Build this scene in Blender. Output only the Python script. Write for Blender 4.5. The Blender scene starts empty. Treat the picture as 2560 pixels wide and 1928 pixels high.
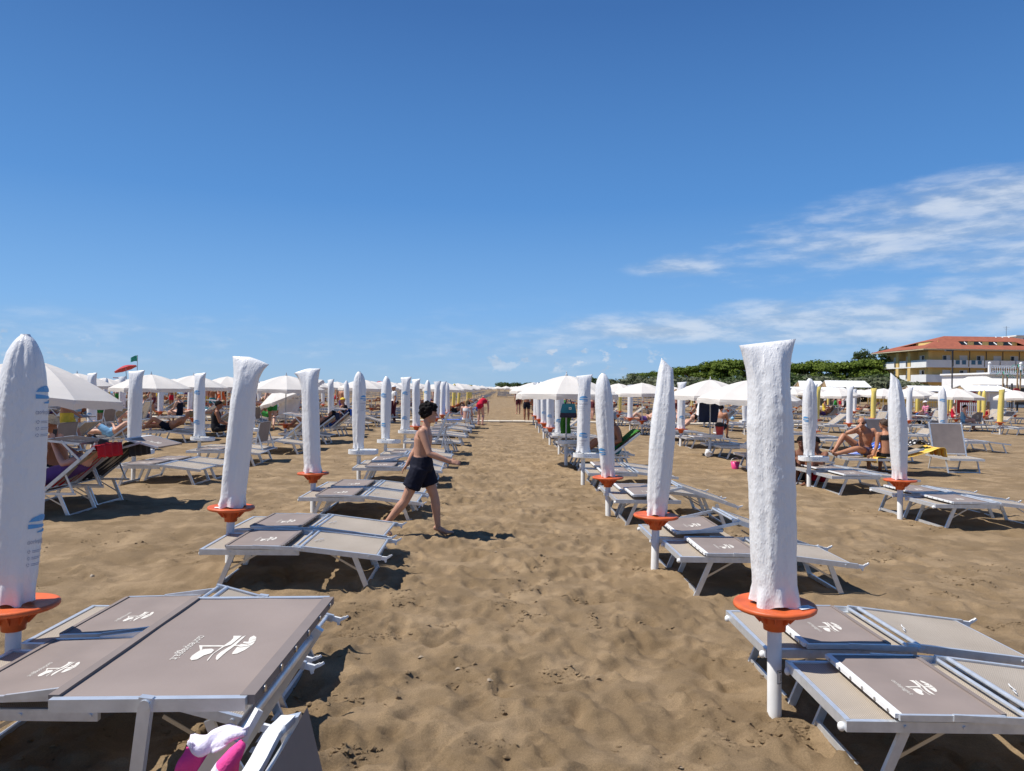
import bpy, bmesh, math, random
import numpy as np
from mathutils import Vector, Matrix, noise as mnoise
R = math.radians
rnd = random.Random(7)
SC = bpy.context.scene
COL = SC.collection

# ------------------------------------------------------------------ camera
F_PX, W_PX, H_PX, CAM_H = 1830.0, 2560.0, 1928.0, 1.70
YAW, PITCH, ROLL = 0.0131, 0.0034, 0.0135
cf = Vector((math.sin(YAW)*math.cos(PITCH), math.cos(YAW)*math.cos(PITCH), math.sin(PITCH)))
r0 = Vector((math.cos(YAW), -math.sin(YAW), 0)); u0 = r0.cross(cf)
cr = r0*math.cos(ROLL) + u0*math.sin(ROLL); cu = cr.cross(cf)
cam_d = bpy.data.cameras.new('camera'); cam = bpy.data.objects.new('camera', cam_d); COL.objects.link(cam)
cam_d.sensor_width = 36.0; cam_d.lens = F_PX/W_PX*36.0; cam_d.clip_start = 0.05; cam_d.clip_end = 9000
cam.matrix_world = Matrix(((cr.x, cu.x, -cf.x, 0), (cr.y, cu.y, -cf.y, 0), (cr.z, cu.z, -cf.z, CAM_H), (0, 0, 0, 1)))
SC.camera = cam
def ray(px, py):
    return cf + cr*((px-W_PX/2)/F_PX) + cu*((H_PX/2-py)/F_PX)
def P(px, py, Y):                      # the point at depth Y seen at a photo pixel
    d = ray(px, py); t = Y/d.y
    return Vector((0, 0, CAM_H)) + d*t
def G(px, py, z=0.0):                  # where that pixel's ray meets the level z
    d = ray(px, py); t = (z-CAM_H)/d.z
    return Vector((0, 0, CAM_H)) + d*t

# ------------------------------------------------------------------ light
SUN_EL, SUN_AZ = R(58.5), math.atan2(-.998, -.05)      # azimuth clockwise from +Y
sun_dir = Vector((math.sin(SUN_AZ)*math.cos(SUN_EL), math.cos(SUN_AZ)*math.cos(SUN_EL), math.sin(SUN_EL)))
SUN_STRENGTH, SKY_STRENGTH, EXPOSURE = 5.0, 0.085, 0.25
sd = bpy.data.lights.new('sun', 'SUN'); sd.energy = SUN_STRENGTH; sd.angle = R(0.53); sd.color = (1.0, .955, .89)
sun = bpy.data.objects.new('sun', sd); COL.objects.link(sun)
sun.rotation_euler = (-sun_dir).to_track_quat('-Z', 'Y').to_euler(); sun.location = (-20, -5, 30)

world = bpy.data.worlds.new('World'); SC.world = world; world.use_nodes = True
def build_world():
    nt = world.node_tree; N = nt.nodes; L = nt.links; N.clear()
    def n(t, **k):
        o = N.new(t)
        for a, b in k.items(): setattr(o, a, b)
        return o
    def math_(op, a, b=None, c=None):
        m = n('ShaderNodeMath', operation=op)
        for idx, v in enumerate((a, b, c)):
            if v is None: continue
            if isinstance(v, (int, float)): m.inputs[idx].default_value = v
            else: L.new(v, m.inputs[idx])
        return m.outputs[0]
    sky = n('ShaderNodeTexSky', sky_type='NISHITA'); sky.sun_disc = False
    sky.sun_elevation = SUN_EL; sky.sun_rotation = SUN_AZ
    sky.altitude = 0; sky.air_density = 1.0; sky.dust_density = 0.2; sky.ozone_density = 2.0
    tc = n('ShaderNodeTexCoord'); sep = n('ShaderNodeSeparateXYZ'); L.new(tc.outputs['Generated'], sep.inputs[0])
    x, y, z = sep.outputs
    # clear-air colour by height above the horizon, the same all round, over the physical sky
    grad = n('ShaderNodeValToRGB'); gr = grad.color_ramp; kk = 1/(SKY_STRENGTH*2**EXPOSURE)
    stops = [(0.0, (150, 191, 228)), (.035, (139, 186, 233)), (.10, (121, 177, 236)), (.24, (84, 146, 216)), (.46, (58, 110, 178)), (1.0, (36, 78, 142))]
    while len(gr.elements) < len(stops): gr.elements.new(.5)
    for e_, (p_, c_) in zip(gr.elements, stops): e_.position = p_; e_.color = tuple((v/255/12.92 if v/255 <= .04045 else ((v/255+.055)/1.055)**2.4) for v in c_)+(1,)
    L.new(z, grad.inputs[0])
    gs = n('ShaderNodeVectorMath', operation='SCALE'); L.new(grad.outputs[0], gs.inputs[0]); gs.inputs[3].default_value = kk
    tint = n('ShaderNodeMix', data_type='RGBA'); tint.inputs[0].default_value = .86; L.new(sky.outputs[0], tint.inputs[6]); L.new(gs.outputs[0], tint.inputs[7])
    az = math_('ARCTAN2', x, y)
    hor = math_('SQRT', math_('ADD', math_('MULTIPLY', x, x), math_('MULTIPLY', y, y)))
    el = math_('DIVIDE', z, math_('MAXIMUM', hor, .05))
    def noise(sx, sy, scale, detail, rough, off=0.0, dist=0.0):
        cmb = n('ShaderNodeCombineXYZ')
        L.new(math_('MULTIPLY', az, sx), cmb.inputs[0]); L.new(math_('MULTIPLY', el, sy), cmb.inputs[1]); cmb.inputs[2].default_value = off
        t = n('ShaderNodeTexNoise'); t.inputs['Scale'].default_value = scale; t.inputs['Detail'].default_value = detail
        t.inputs['Roughness'].default_value = rough; t.inputs['Distortion'].default_value = dist
        L.new(cmb.outputs[0], t.inputs['Vector']); return t.outputs[0]
    def blob(caz, cel, raz, rel, tilt=0.0):         # soft ellipse of direction
        da = math_('SUBTRACT', az, caz); de = math_('SUBTRACT', math_('SUBTRACT', el, cel), math_('MULTIPLY', da, tilt))
        q = math_('ADD', math_('POWER', math_('ABSOLUTE', math_('DIVIDE', da, raz)), 2.0), math_('POWER', math_('ABSOLUTE', math_('DIVIDE', de, rel)), 2.0))
        return math_('MAXIMUM', math_('SUBTRACT', 1.0, q), 0.0)
    def smooth(v, a, b):
        mr = n('ShaderNodeMapRange', interpolation_type='SMOOTHSTEP'); L.new(v, mr.inputs[0])
        mr.inputs[1].default_value = a; mr.inputs[2].default_value = b; return mr.outputs[0]
    n1 = noise(1.0, 4.6, 5.0, 9, .55, 3.1, .15)
    n2 = noise(1.0, 3.6, 17.0, 8, .58, 9.7, .1)
    n3 = noise(1.0, 1.5, 34.0, 6, .55, 1.3, .1)
    # soft banks of broken cloud over the land, and a broken band low round the whole sky
    cov = math_('MAXIMUM', blob(.53, .208, .36, .066, .16), math_('MULTIPLY', blob(.72, .145, .42, .075, .10), .72))
    cov = math_('MAXIMUM', cov, math_('MULTIPLY', blob(.27, .168, .13, .026, .02), .8))
    cov = math_('MAXIMUM', cov, blob(.50, .094, .62, .042, .045))
    cov = math_('MAXIMUM', cov, math_('MULTIPLY', smooth(el, .16, .05), .34))
    detail = math_('ADD', math_('MULTIPLY', n1, .60), math_('MULTIPLY', n2, .40))
    val = math_('ADD', math_('MULTIPLY', cov, .62), math_('MULTIPLY', math_('SUBTRACT', detail, .5), 1.9))
    dens = math_('MULTIPLY', math_('MULTIPLY', smooth(val, .12, .92), smooth(cov, .0, .5)), .82)
    # small cumulus heaps just above the horizon
    cz = smooth(n3, .54, .64)
    cum = math_('MULTIPLY', cz, math_('MULTIPLY', smooth(el, .075, .045), smooth(el, .018, .03)))
    cum = math_('MULTIPLY', cum, smooth(noise(1, .2, 4.0, 3, .5, 2.2), .47, .60))
    fac = math_('MAXIMUM', dens, math_('MULTIPLY', cum, .78))
    fac = math_('MULTIPLY', fac, smooth(el, .004, .02))
    shade = n('ShaderNodeMix', data_type='RGBA')
    shade.inputs[6].default_value = (4.3, 5.2, 6.5, 1); shade.inputs[7].default_value = (7.0, 7.6, 8.5, 1)
    L.new(smooth(n2, .38, .62), shade.inputs[0])
    mix = n('ShaderNodeMix', data_type='RGBA'); L.new(fac, mix.inputs[0]); L.new(tint.outputs[2], mix.inputs[6]); L.new(shade.outputs[2], mix.inputs[7])
    bg = n('ShaderNodeBackground'); bg.inputs[1].default_value = SKY_STRENGTH; L.new(mix.outputs[2], bg.inputs[0])
    out = n('ShaderNodeOutputWorld'); L.new(bg.outputs[0], out.inputs[0])
build_world()
vs = SC.view_settings; vs.view_transform = 'Standard'; vs.look = 'None'; vs.gamma = 1.0; vs.exposure = EXPOSURE; vs.use_curve_mapping = False
SC.cycles.use_denoising = True
SC.cycles.max_bounces = 8; SC.cycles.transparent_max_bounces = 8

# ------------------------------------------------------------------ materials
def srgb(r, g, b):
    f = lambda c: (c/255/12.92 if c/255 <= .04045 else ((c/255+.055)/1.055)**2.4)
    return (f(r), f(g), f(b))
MATS = {}
def mat(name, col, rough=.6, metal=0.0, spec=.4, var=.12, vscale=8.0, bump=0.0, bscale=40.0, transl=0.0, tcol=None, coord='Object', sheen=0.0):
    if name in MATS: return MATS[name]
    m = bpy.data.materials.new(name); m.use_nodes = True; nt = m.node_tree; N, L = nt.nodes, nt.links
    b = N['Principled BSDF']; b.inputs['Roughness'].default_value = rough; b.inputs['Metallic'].default_value = metal
    b.inputs['Specular IOR Level'].default_value = spec
    tc = N.new('ShaderNodeTexCoord')
    if var > 0:
        t = N.new('ShaderNodeTexNoise'); t.inputs['Scale'].default_value = vscale; t.inputs['Detail'].default_value = 5
        L.new(tc.outputs[coord], t.inputs['Vector'])
        r = N.new('ShaderNodeValToRGB'); e = r.color_ramp.elements
        e[0].position = .3; e[1].position = .7
        e[0].color = tuple(c*(1-var) for c in col)+(1,); e[1].color = tuple(min(1, c*(1+var)) for c in col)+(1,)
        L.new(t.outputs[0], r.inputs[0]); L.new(r.outputs[0], b.inputs['Base Color'])
    else: b.inputs['Base Color'].default_value = tuple(col)+(1,)
    if bump > 0:
        t2 = N.new('ShaderNodeTexNoise'); t2.inputs['Scale'].default_value = bscale; t2.inputs['Detail'].default_value = 6
        L.new(tc.outputs[coord], t2.inputs['Vector'])
        bp = N.new('ShaderNodeBump'); bp.inputs['Strength'].default_value = bump; bp.inputs['Distance'].default_value = .01
        L.new(t2.outputs[0], bp.inputs['Height']); L.new(bp.outputs[0], b.inputs['Normal'])
    if transl > 0:
        tr = N.new('ShaderNodeBsdfTranslucent'); tr.inputs[0].default_value = tuple(tcol or col)+(1,)
        mx = N.new('ShaderNodeMixShader'); mx.inputs[0].default_value = transl
        L.new(b.outputs[0], mx.inputs[1]); L.new(tr.outputs[0], mx.inputs[2])
        L.new(mx.outputs[0], N['Material Output'].inputs['Surface'])
    MATS[name] = m; return m

def sand_material():
    m = bpy.data.materials.new('sand'); m.use_nodes = True; nt = m.node_tree; N, L = nt.nodes, nt.links
    b = N['Principled BSDF']; b.inputs['Roughness'].default_value = .92; b.inputs['Specular IOR Level'].default_value = .15
    tc = N.new('ShaderNodeTexCoord')
    def noise(s, d, rr=.55):
        t = N.new('ShaderNodeTexNoise'); t.inputs['Scale'].default_value = s; t.inputs['Detail'].default_value = d; t.inputs['Roughness'].default_value = rr
        L.new(tc.outputs['Object'], t.inputs['Vector']); return t.outputs[0]
    def ramp(v, p0, c0, p1, c1):
        r = N.new('ShaderNodeValToRGB'); e = r.color_ramp.elements; e[0].position = p0; e[1].position = p1
        e[0].color = c0+(1,); e[1].color = c1+(1,); L.new(v, r.inputs[0]); return r.outputs[0]
    def mixc(f, a, c, mode='MIX'):
        x = N.new('ShaderNodeMix'); x.data_type = 'RGBA'; x.blend_type = mode
        if isinstance(f, float): x.inputs[0].default_value = f
        else: L.new(f, x.inputs[0])
        L.new(a, x.inputs[6]); L.new(c, x.inputs[7]); return x.outputs[2]
    base = ramp(noise(1.3, 6), .32, (.222, .157, .090), .68, (.312, .227, .138))
    grain = ramp(noise(150, 6, .85), .34, (.66, .65, .62), .66, (1.22, 1.20, 1.17))
    patch = ramp(noise(2.6, 9, .62), .50, (.95, .945, .94), .585, (1.13, 1.13, 1.135))
    L.new(mixc(1.0, mixc(1.0, base, grain, 'MULTIPLY'), patch, 'MULTIPLY'), b.inputs['Base Color'])
    def bump(h, dist, strength, prev=None):
        bp = N.new('ShaderNodeBump'); bp.inputs['Strength'].default_value = strength; bp.inputs['Distance'].default_value = dist
        L.new(h, bp.inputs['Height'])
        if prev: L.new(prev, bp.inputs['Normal'])
        return bp.outputs[0]
    b1 = bump(noise(9, 12, .70), .040, .45)
    b2 = bump(noise(90, 8, .8), .012, .8, b1)
    b3 = bump(noise(380, 3, .7), .004, .55, b2)
    L.new(b3, b.inputs['Normal'])
    MATS['sand'] = m; return m
sand_material()

def weave_material(name, c0, c1, scale):
    m = bpy.data.materials.new(name); m.use_nodes = True; nt = m.node_tree; N, L = nt.nodes, nt.links
    b = N['Principled BSDF']; b.inputs['Roughness'].default_value = .6; b.inputs['Specular IOR Level'].default_value = .35
    tc = N.new('ShaderNodeTexCoord')
    def wave(axis, s):
        w = N.new('ShaderNodeTexWave'); w.wave_type = 'BANDS'; w.bands_direction = axis
        w.inputs['Scale'].default_value = s; w.inputs['Distortion'].default_value = 0.3
        L.new(tc.outputs['Object'], w.inputs['Vector']); return w.outputs['Fac']
    w1 = wave('Y', scale); w2 = wave('X', scale*1.3)
    mu = N.new('ShaderNodeMath'); mu.operation = 'MULTIPLY'; L.new(w1, mu.inputs[0]); L.new(w2, mu.inputs[1])
    nz = N.new('ShaderNodeTexNoise'); nz.inputs['Scale'].default_value = 3.0; L.new(tc.outputs['Object'], nz.inputs['Vector'])
    ad = N.new('ShaderNodeMath'); ad.operation = 'MULTIPLY_ADD'; L.new(nz.outputs[0], ad.inputs[0]); ad.inputs[1].default_value = .35; L.new(mu.outputs[0], ad.inputs[2])
    r = N.new('ShaderNodeValToRGB'); e = r.color_ramp.elements; e[0].position = .1; e[1].position = .85; e[0].color = c0+(1,); e[1].color = c1+(1,)
    L.new(ad.outputs[0], r.inputs[0]); L.new(r.outputs[0], b.inputs['Base Color'])
    bp = N.new('ShaderNodeBump'); bp.inputs['Strength'].default_value = .5; bp.inputs['Distance'].default_value = .002
    L.new(mu.outputs[0], bp.inputs['Height']); L.new(bp.outputs[0], b.inputs['Normal'])
    tr = N.new('ShaderNodeBsdfTranslucent'); L.new(r.outputs[0], tr.inputs[0])
    mx = N.new('ShaderNodeMixShader'); mx.inputs[0].default_value = .18
    L.new(b.outputs[0], mx.inputs[1]); L.new(tr.outputs[0], mx.inputs[2]); L.new(mx.outputs[0], N['Material Output'].inputs['Surface'])
    MATS[name] = m
weave_material('beige_mesh', (.30, .245, .185), (.66, .585, .49), 26)

def cover_material(name, col, tcol):
    m = bpy.data.materials.new(name); m.use_nodes = True; nt = m.node_tree; N, L = nt.nodes, nt.links
    b = N['Principled BSDF']; b.inputs['Roughness'].default_value = .36; b.inputs['Specular IOR Level'].default_value = .5
    b.inputs['Base Color'].default_value = col+(1,)
    tc = N.new('ShaderNodeTexCoord'); mp = N.new('ShaderNodeMapping'); mp.inputs['Scale'].default_value = (1, 1, .42); L.new(tc.outputs['Object'], mp.inputs[0])
    prev = None
    for s, d, st in ((20, .014, .35), (58, .008, .62), (125, .005, .65)):
        t = N.new('ShaderNodeTexNoise'); t.noise_type = 'RIDGED_MULTIFRACTAL'; t.inputs['Scale'].default_value = s; t.inputs['Detail'].default_value = 2
        L.new(mp.outputs[0], t.inputs['Vector'])
        bp = N.new('ShaderNodeBump'); bp.inputs['Strength'].default_value = st; bp.inputs['Distance'].default_value = d*.6
        L.new(t.outputs[0], bp.inputs['Height'])
        if prev: L.new(prev, bp.inputs['Normal'])
        prev = bp.outputs[0]
    L.new(prev, b.inputs['Normal'])
    tr = N.new('ShaderNodeBsdfTranslucent'); tr.inputs[0].default_value = tcol+(1,)
    mx = N.new('ShaderNodeMixShader'); mx.inputs[0].default_value = .04
    L.new(b.outputs[0], mx.inputs[1]); L.new(tr.outputs[0], mx.inputs[2]); L.new(mx.outputs[0], N['Material Output'].inputs['Surface'])
    MATS[name] = m
cover_material('white_film', (.78, .78, .78), (.74, .74, .76))
cover_material('yellow_film', (.78, .62, .16), (.7, .55, .15))

mat('orange_plastic', (.60, .115, .030), .48, var=.22, vscale=9, bump=.10, bscale=70)
mat('white_tube', (.74, .73, .70), .42, var=.06, vscale=9)
mat('white_plastic', (.76, .76, .75), .45, var=.05)
mat('aluminium', (.66, .69, .72), .34, metal=.55, spec=.5, var=.10, vscale=20, bump=.05, bscale=120)
mat('taupe_fabric', (.275, .222, .195), .62, spec=.35, var=.11, vscale=3.2, bump=.05, bscale=160, transl=.08)
mat('taupe_hem', (.215, .175, .155), .65, var=.08)
mat('taupe_bar', (.20, .165, .15), .6, var=.08)
mat('canopy_fabric', (.80, .775, .735), .8, spec=.15, var=.04, vscale=3, bump=.15, bscale=9, transl=.30, tcol=(.80, .70, .56))
mat('logo_print', (.68, .64, .57), .6, var=.10, vscale=60)
mat('blue_print', (.10, .33, .62), .45, var=0)
mat('grey_print', (.36, .38, .46), .5, var=0)
mat('paper', (.74, .78, .80), .6, var=.04)
mat('black_print', (.02, .02, .025), .5, var=0)
mat('steel', (.5, .5, .5), .35, metal=1.0, var=.05)
mat('grey_pole', (.42, .42, .42), .4, metal=.6, var=.05)
mat('dark_fabric', (.02, .02, .028), .8, var=.1)
mat('boardwalk', (.56, .50, .40), .85, var=.1, vscale=3)

# ------------------------------------------------------------------ mesh helpers
class MB:
    def __init__(s): s.v = []; s.f = []; s.m = []; s.sm = []
    def add(s, vs_, fs, mi=0, smooth=False):
        o = len(s.v); s.v.extend([tuple(p) for p in vs_])
        for f in fs: s.f.append(tuple(i+o for i in f)); s.m.append(mi); s.sm.append(smooth)
    def box(s, c, d, mi=0, rot=None):
        c = Vector(c); hx, hy, hz = d[0]/2, d[1]/2, d[2]/2
        vs_ = [Vector((x, y, z)) for x in (-hx, hx) for y in (-hy, hy) for z in (-hz, hz)]
        if rot is not None: vs_ = [rot @ p for p in vs_]
        s.add([p+c for p in vs_], [(0, 1, 3, 2), (4, 6, 7, 5), (0, 4, 5, 1), (2, 3, 7, 6), (0, 2, 6, 4), (1, 5, 7, 3)], mi)
    def bar(s, p0, p1, w, h, mi=0, up=(0, 0, 1)):      # rectangular bar, w across, h along up
        p0, p1 = Vector(p0), Vector(p1); d = (p1-p0).normalized(); up = Vector(up)
        sx = d.cross(up)
        if sx.length < 1e-4: sx = d.cross(Vector((0, 1, 0)))
        sx.normalize(); uz = sx.cross(d).normalized()
        vs_ = []
        for p in (p0, p1):
            for a, b in ((-1, -1), (1, -1), (1, 1), (-1, 1)): vs_.append(p+sx*(a*w/2)+uz*(b*h/2))
        s.add(vs_, [(0, 1, 2, 3)[::-1], (4, 5, 6, 7), (0, 1, 5, 4), (1, 2, 6, 5), (2, 3, 7, 6), (3, 0, 4, 7)], mi)
    def tube(s, pts, rads, seg=10, mi=0, cap=True, smooth=True, ref=None, flat=None):
        pts = [Vector(p) for p in pts]
        if isinstance(rads, (int, float)): rads = [rads]*len(pts)
        vs_ = []; n = len(pts); prev = None
        for i, p in enumerate(pts):
            d = (pts[min(i+1, n-1)]-pts[max(i-1, 0)]).normalized()
            if prev is None:
                a = Vector(ref) if ref is not None else (Vector((0, 0, 1)) if abs(d.z) < .9 else Vector((1, 0, 0)))
                prev = (a-d*a.dot(d)).normalized()
            else: prev = (prev-d*prev.dot(d)).normalized()
            q = d.cross(prev); r = rads[i]; ra, rb = (r if isinstance(r, tuple) else (r, r))
            for k in range(seg):
                t = 2*math.pi*k/seg; vs_.append(p+prev*(math.cos(t)*ra)+q*(math.sin(t)*rb))
        fs = [(i*seg+k, i*seg+(k+1) % seg, (i+1)*seg+(k+1) % seg, (i+1)*seg+k) for i in range(n-1) for k in range(seg)]
        s.add(vs_, fs, mi, smooth)
        if cap:
            s.add(vs_[:seg], [tuple(range(seg))[::-1]], mi); s.add(vs_[-seg:], [tuple(range(seg))], mi)
    def lathe(s, prof, seg=24, c=(0, 0, 0), mi=0, smooth=True, caps=(True, True)):
        c = Vector(c); vs_ = []
        for r, z in prof:
            for k in range(seg):
                t = 2*math.pi*k/seg; vs_.append(c+Vector((r*math.cos(t), r*math.sin(t), z)))
        n = len(prof)
        s.add(vs_, [(i*seg+k, i*seg+(k+1) % seg, (i+1)*seg+(k+1) % seg, (i+1)*seg+k) for i in range(n-1) for k in range(seg)], mi, smooth)
        if caps[0]: s.add(vs_[:seg], [tuple(range(seg))[::-1]], mi)
        if caps[1]: s.add(vs_[-seg:], [tuple(range(seg))], mi)
    def grid(s, fn, nu, nv, mi=0, smooth=True, flip=False):
        vs_ = [fn(i/nu, j/nv) for j in range(nv+1) for i in range(nu+1)]
        fs = []
        for j in range(nv):
            for i in range(nu):
                a = j*(nu+1)+i; q = (a, a+1, a+nu+2, a+nu+1); fs.append(q[::-1] if flip else q)
        s.add(vs_, fs, mi, smooth)
    def ball(s, c, r, seg=10, rings=7, mi=0):
        c = Vector(c); rx, ry, rz = r if isinstance(r, tuple) else (r, r, r)
        vs_ = [c+Vector((0, 0, -rz))]
        for j in range(1, rings):
            ph = -math.pi/2+math.pi*j/rings
            for k in range(seg):
                t = 2*math.pi*k/seg; vs_.append(c+Vector((rx*math.cos(ph)*math.cos(t), ry*math.cos(ph)*math.sin(t), rz*math.sin(ph))))
        vs_.append(c+Vector((0, 0, rz))); fs = [(0, 1+(k+1) % seg, 1+k) for k in range(seg)]
        for j in range(rings-2):
            for k in range(seg):
                a = 1+j*seg; fs.append((a+k, a+(k+1) % seg, a+seg+(k+1) % seg, a+seg+k))
        a = 1+(rings-2)*seg; top = len(vs_)-1
        fs += [(a+k, a+(k+1) % seg, top) for k in range(seg)]
        s.add(vs_, fs, mi, True)
    def poly2d(s, poly, fn, mi=0):                      # triangulated flat outline mapped by fn(u, v)
        from mathutils.geometry import tessellate_polygon
        tri = tessellate_polygon([[Vector((u, v, 0)) for u, v in poly]])
        s.add([fn(u, v) for u, v in poly], [tuple(t) for t in tri], mi)
    def merge(s, other, M=None, mi_off=0):
        vs_ = other.v if M is None else [M @ Vector(p) for p in other.v]
        o = len(s.v); s.v.extend([tuple(p) for p in vs_])
        s.f.extend([tuple(i+o for i in f) for f in other.f]); s.m.extend([m+mi_off for m in other.m]); s.sm.extend(other.sm)
    def mesh(s, name, mats):
        me = bpy.data.meshes.new(name); me.from_pydata(s.v, [], s.f)
        for mm in (mats if isinstance(mats, (list, tuple)) else [mats]): me.materials.append(MATS[mm] if isinstance(mm, str) else mm)
        me.polygons.foreach_set('material_index', s.m); me.polygons.foreach_set('use_smooth', s.sm); me.update()
        return me
    def build(s, name, mats, parent=None):
        return link(name, s.mesh(name, mats), parent)
def link(name, me, parent=None):
    o = bpy.data.objects.new(name, me); COL.objects.link(o)
    if parent is not None: o.parent = parent
    return o
def empty(name, loc=(0, 0, 0), rz=0.0):
    o = bpy.data.objects.new(name, None); o.empty_display_size = .1; COL.objects.link(o); o.location = loc; o.rotation_euler = (0, 0, rz); return o
def tag(o, label=None, cat=None, group=None, kind=None):
    if label: o['label'] = label
    if cat: o['category'] = cat
    if group: o['group'] = group
    if kind: o['kind'] = kind
    return o
def copy_tree(o, parent=None):
    c = o.copy(); COL.objects.link(c); c.parent = parent
    for ch in list(o.children): copy_tree(ch, c)
    return c
def set_mat(o, m):
    o.material_slots[0].link = 'OBJECT'; o.material_slots[0].material = MATS[m] if isinstance(m, str) else m
class Stamp:                                            # first use places the prototype itself, later uses copies
    def __init__(s, proto): s.p = proto; s.used = False
    def place(s, loc, rz=0.0, sc=1.0, rx=0.0, ry=0.0):
        if not s.used: s.used = True; o = s.p
        else: o = copy_tree(s.p)
        o.location = loc; o.rotation_euler = (rx, ry, rz); o.scale = (sc, sc, sc); return o
# ------------------------------------------------------------------ the beach
def vnoise(x, y, seed=0):
    xi = np.floor(x).astype(np.int64); yi = np.floor(y).astype(np.int64); xf = x-xi; yf = y-yi
    def h(a, b):
        n = (a*374761393 + b*668265263 + seed*974634777) & 0x7fffffff
        n = ((n ^ (n >> 13))*1274126177) & 0x7fffffff
        return ((n ^ (n >> 16)) & 0xffff)/65535.0
    u = xf*xf*(3-2*xf); v = yf*yf*(3-2*yf)
    return (h(xi, yi)*(1-u)+h(xi+1, yi)*u)*(1-v)+(h(xi, yi+1)*(1-u)+h(xi+1, yi+1)*u)*v - .5
def grow(a, step, k, lim):
    out = []; s = step
    while abs(a) < lim:
        s = s*k; a = a+s if step > 0 else a+s
        out.append(a)
    return out
xs = list(np.arange(-3.4, 4.4, .029)); xs = grow(xs[0], -.029, 1.034, 4200)[::-1] + xs + grow(xs[-1], .029, 1.034, 4200)
ya = list(np.arange(1.2, 5.2, .018)) + list(np.arange(5.2, 12, .034)) + list(np.arange(12, 24, .06))+list(np.arange(24, 34, .11))
ys = grow(1.2, -.05, 1.35, 3000)[::-1] + ya + grow(ya[-1], .1, 1.06, 4200)
XS, YS = np.array(xs), np.array(ys)
GX, GY = np.meshgrid(XS, YS)
def ground_height(x, y):
    d = np.hypot(x, y); fade = np.clip(1.25-d/80.0, 0, 1)
    wx = x+.16*vnoise(x*2.3, y*2.3, 8)+.05*vnoise(x*7, y*7, 9); wy = y+.16*vnoise(x*2.3+9, y*2.3, 10)+.05*vnoise(x*7, y*7+5, 11)
    z = .060*vnoise(x*.55, y*.55, 1) + .046*vnoise(wx*1.5+7, wy*1.5, 2) + .046*vnoise(wx*3.7, wy*3.7+3, 3)
    z += .027*vnoise(wx*8.5, wy*8.5, 4)*np.clip(1.5-d/24, 0, 1) + .012*vnoise(wx*19, wy*19, 5)*np.clip(1.3-d/10, 0, 1)
    z += .010*(.25-np.abs(vnoise(wx*11, wy*11, 6)))*np.clip(1.3-d/12, 0, 1) + .009*(.25-np.abs(vnoise(wx*24, wy*24, 7)))*np.clip(1.2-d/8, 0, 1)
    z = z*fade
    shore = np.clip((-52-x)/14.0, 0, 1.0); z = z - .75*shore*shore*(3-2*shore)
    return z
GZ = ground_height(GX, GY)
prng = np.random.RandomState(5)
def stamp(cx, cy, ang, ln, wd, dep, rim):
    r = ln*2.2
    i0, i1 = np.searchsorted(XS, (cx-r, cx+r)); j0, j1 = np.searchsorted(YS, (cy-r, cy+r))
    if i1-i0 < 3 or j1-j0 < 3: return
    x = GX[j0:j1, i0:i1]-cx; y = GY[j0:j1, i0:i1]-cy
    a = (x*math.cos(ang)+y*math.sin(ang))/ln; b = (-x*math.sin(ang)+y*math.cos(ang))/wd
    a = a+.5*vnoise(GX[j0:j1, i0:i1]*13, GY[j0:j1, i0:i1]*13, 20); b = b+.7*vnoise(GX[j0:j1, i0:i1]*15, GY[j0:j1, i0:i1]*15, 21); q = np.sqrt(a*a+b*b)
    z = -dep*np.exp(-(q**5)*.8) + rim*np.exp(-((q-1.35)/.30)**2)*(1+.8*a)
    GZ[j0:j1, i0:i1] += z
for k in range(2900):
    y = 1.3+prng.rand()**1.5*24; x = prng.uniform(-.62*y-1.2, .62*y+1.2)
    if y > 3 and prng.rand() < .55: x = prng.uniform(-1.3, 1.5)+prng.randn()*.25
    stamp(x, y, prng.uniform(0, 6.28) if prng.rand() < .35 else 1.57+prng.randn()*.3, prng.uniform(.05, .17), prng.uniform(.03, .085), prng.uniform(.006, .022), prng.uniform(.003, .012))
for k in range(700):      # clods and kicked-up crumbs
    y = 1.3+prng.rand()**1.4*12; x = prng.uniform(-.6*y-.6, .6*y+.6)
    stamp(x, y, prng.uniform(0, 6.28), prng.uniform(.03, .06), prng.uniform(.02, .04), -prng.uniform(.010, .024), 0.0)
def gz(x, y):
    i = int(np.clip(np.searchsorted(XS, x), 1, len(XS)-1)); j = int(np.clip(np.searchsorted(YS, y), 1, len(YS)-1))
    fx = (x-XS[i-1])/(XS[i]-XS[i-1]); fy = (y-YS[j-1])/(YS[j]-YS[j-1])
    return float((GZ[j-1, i-1]*(1-fx)+GZ[j-1, i]*fx)*(1-fy)+(GZ[j, i-1]*(1-fx)+GZ[j, i]*fx)*fy)
def gavg(x, y, r=.3):
    return sum(gz(x+a*r, y+b*r) for a, b in ((0, 0), (1, 0), (-1, 0), (0, 1), (0, -1)))/5
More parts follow.
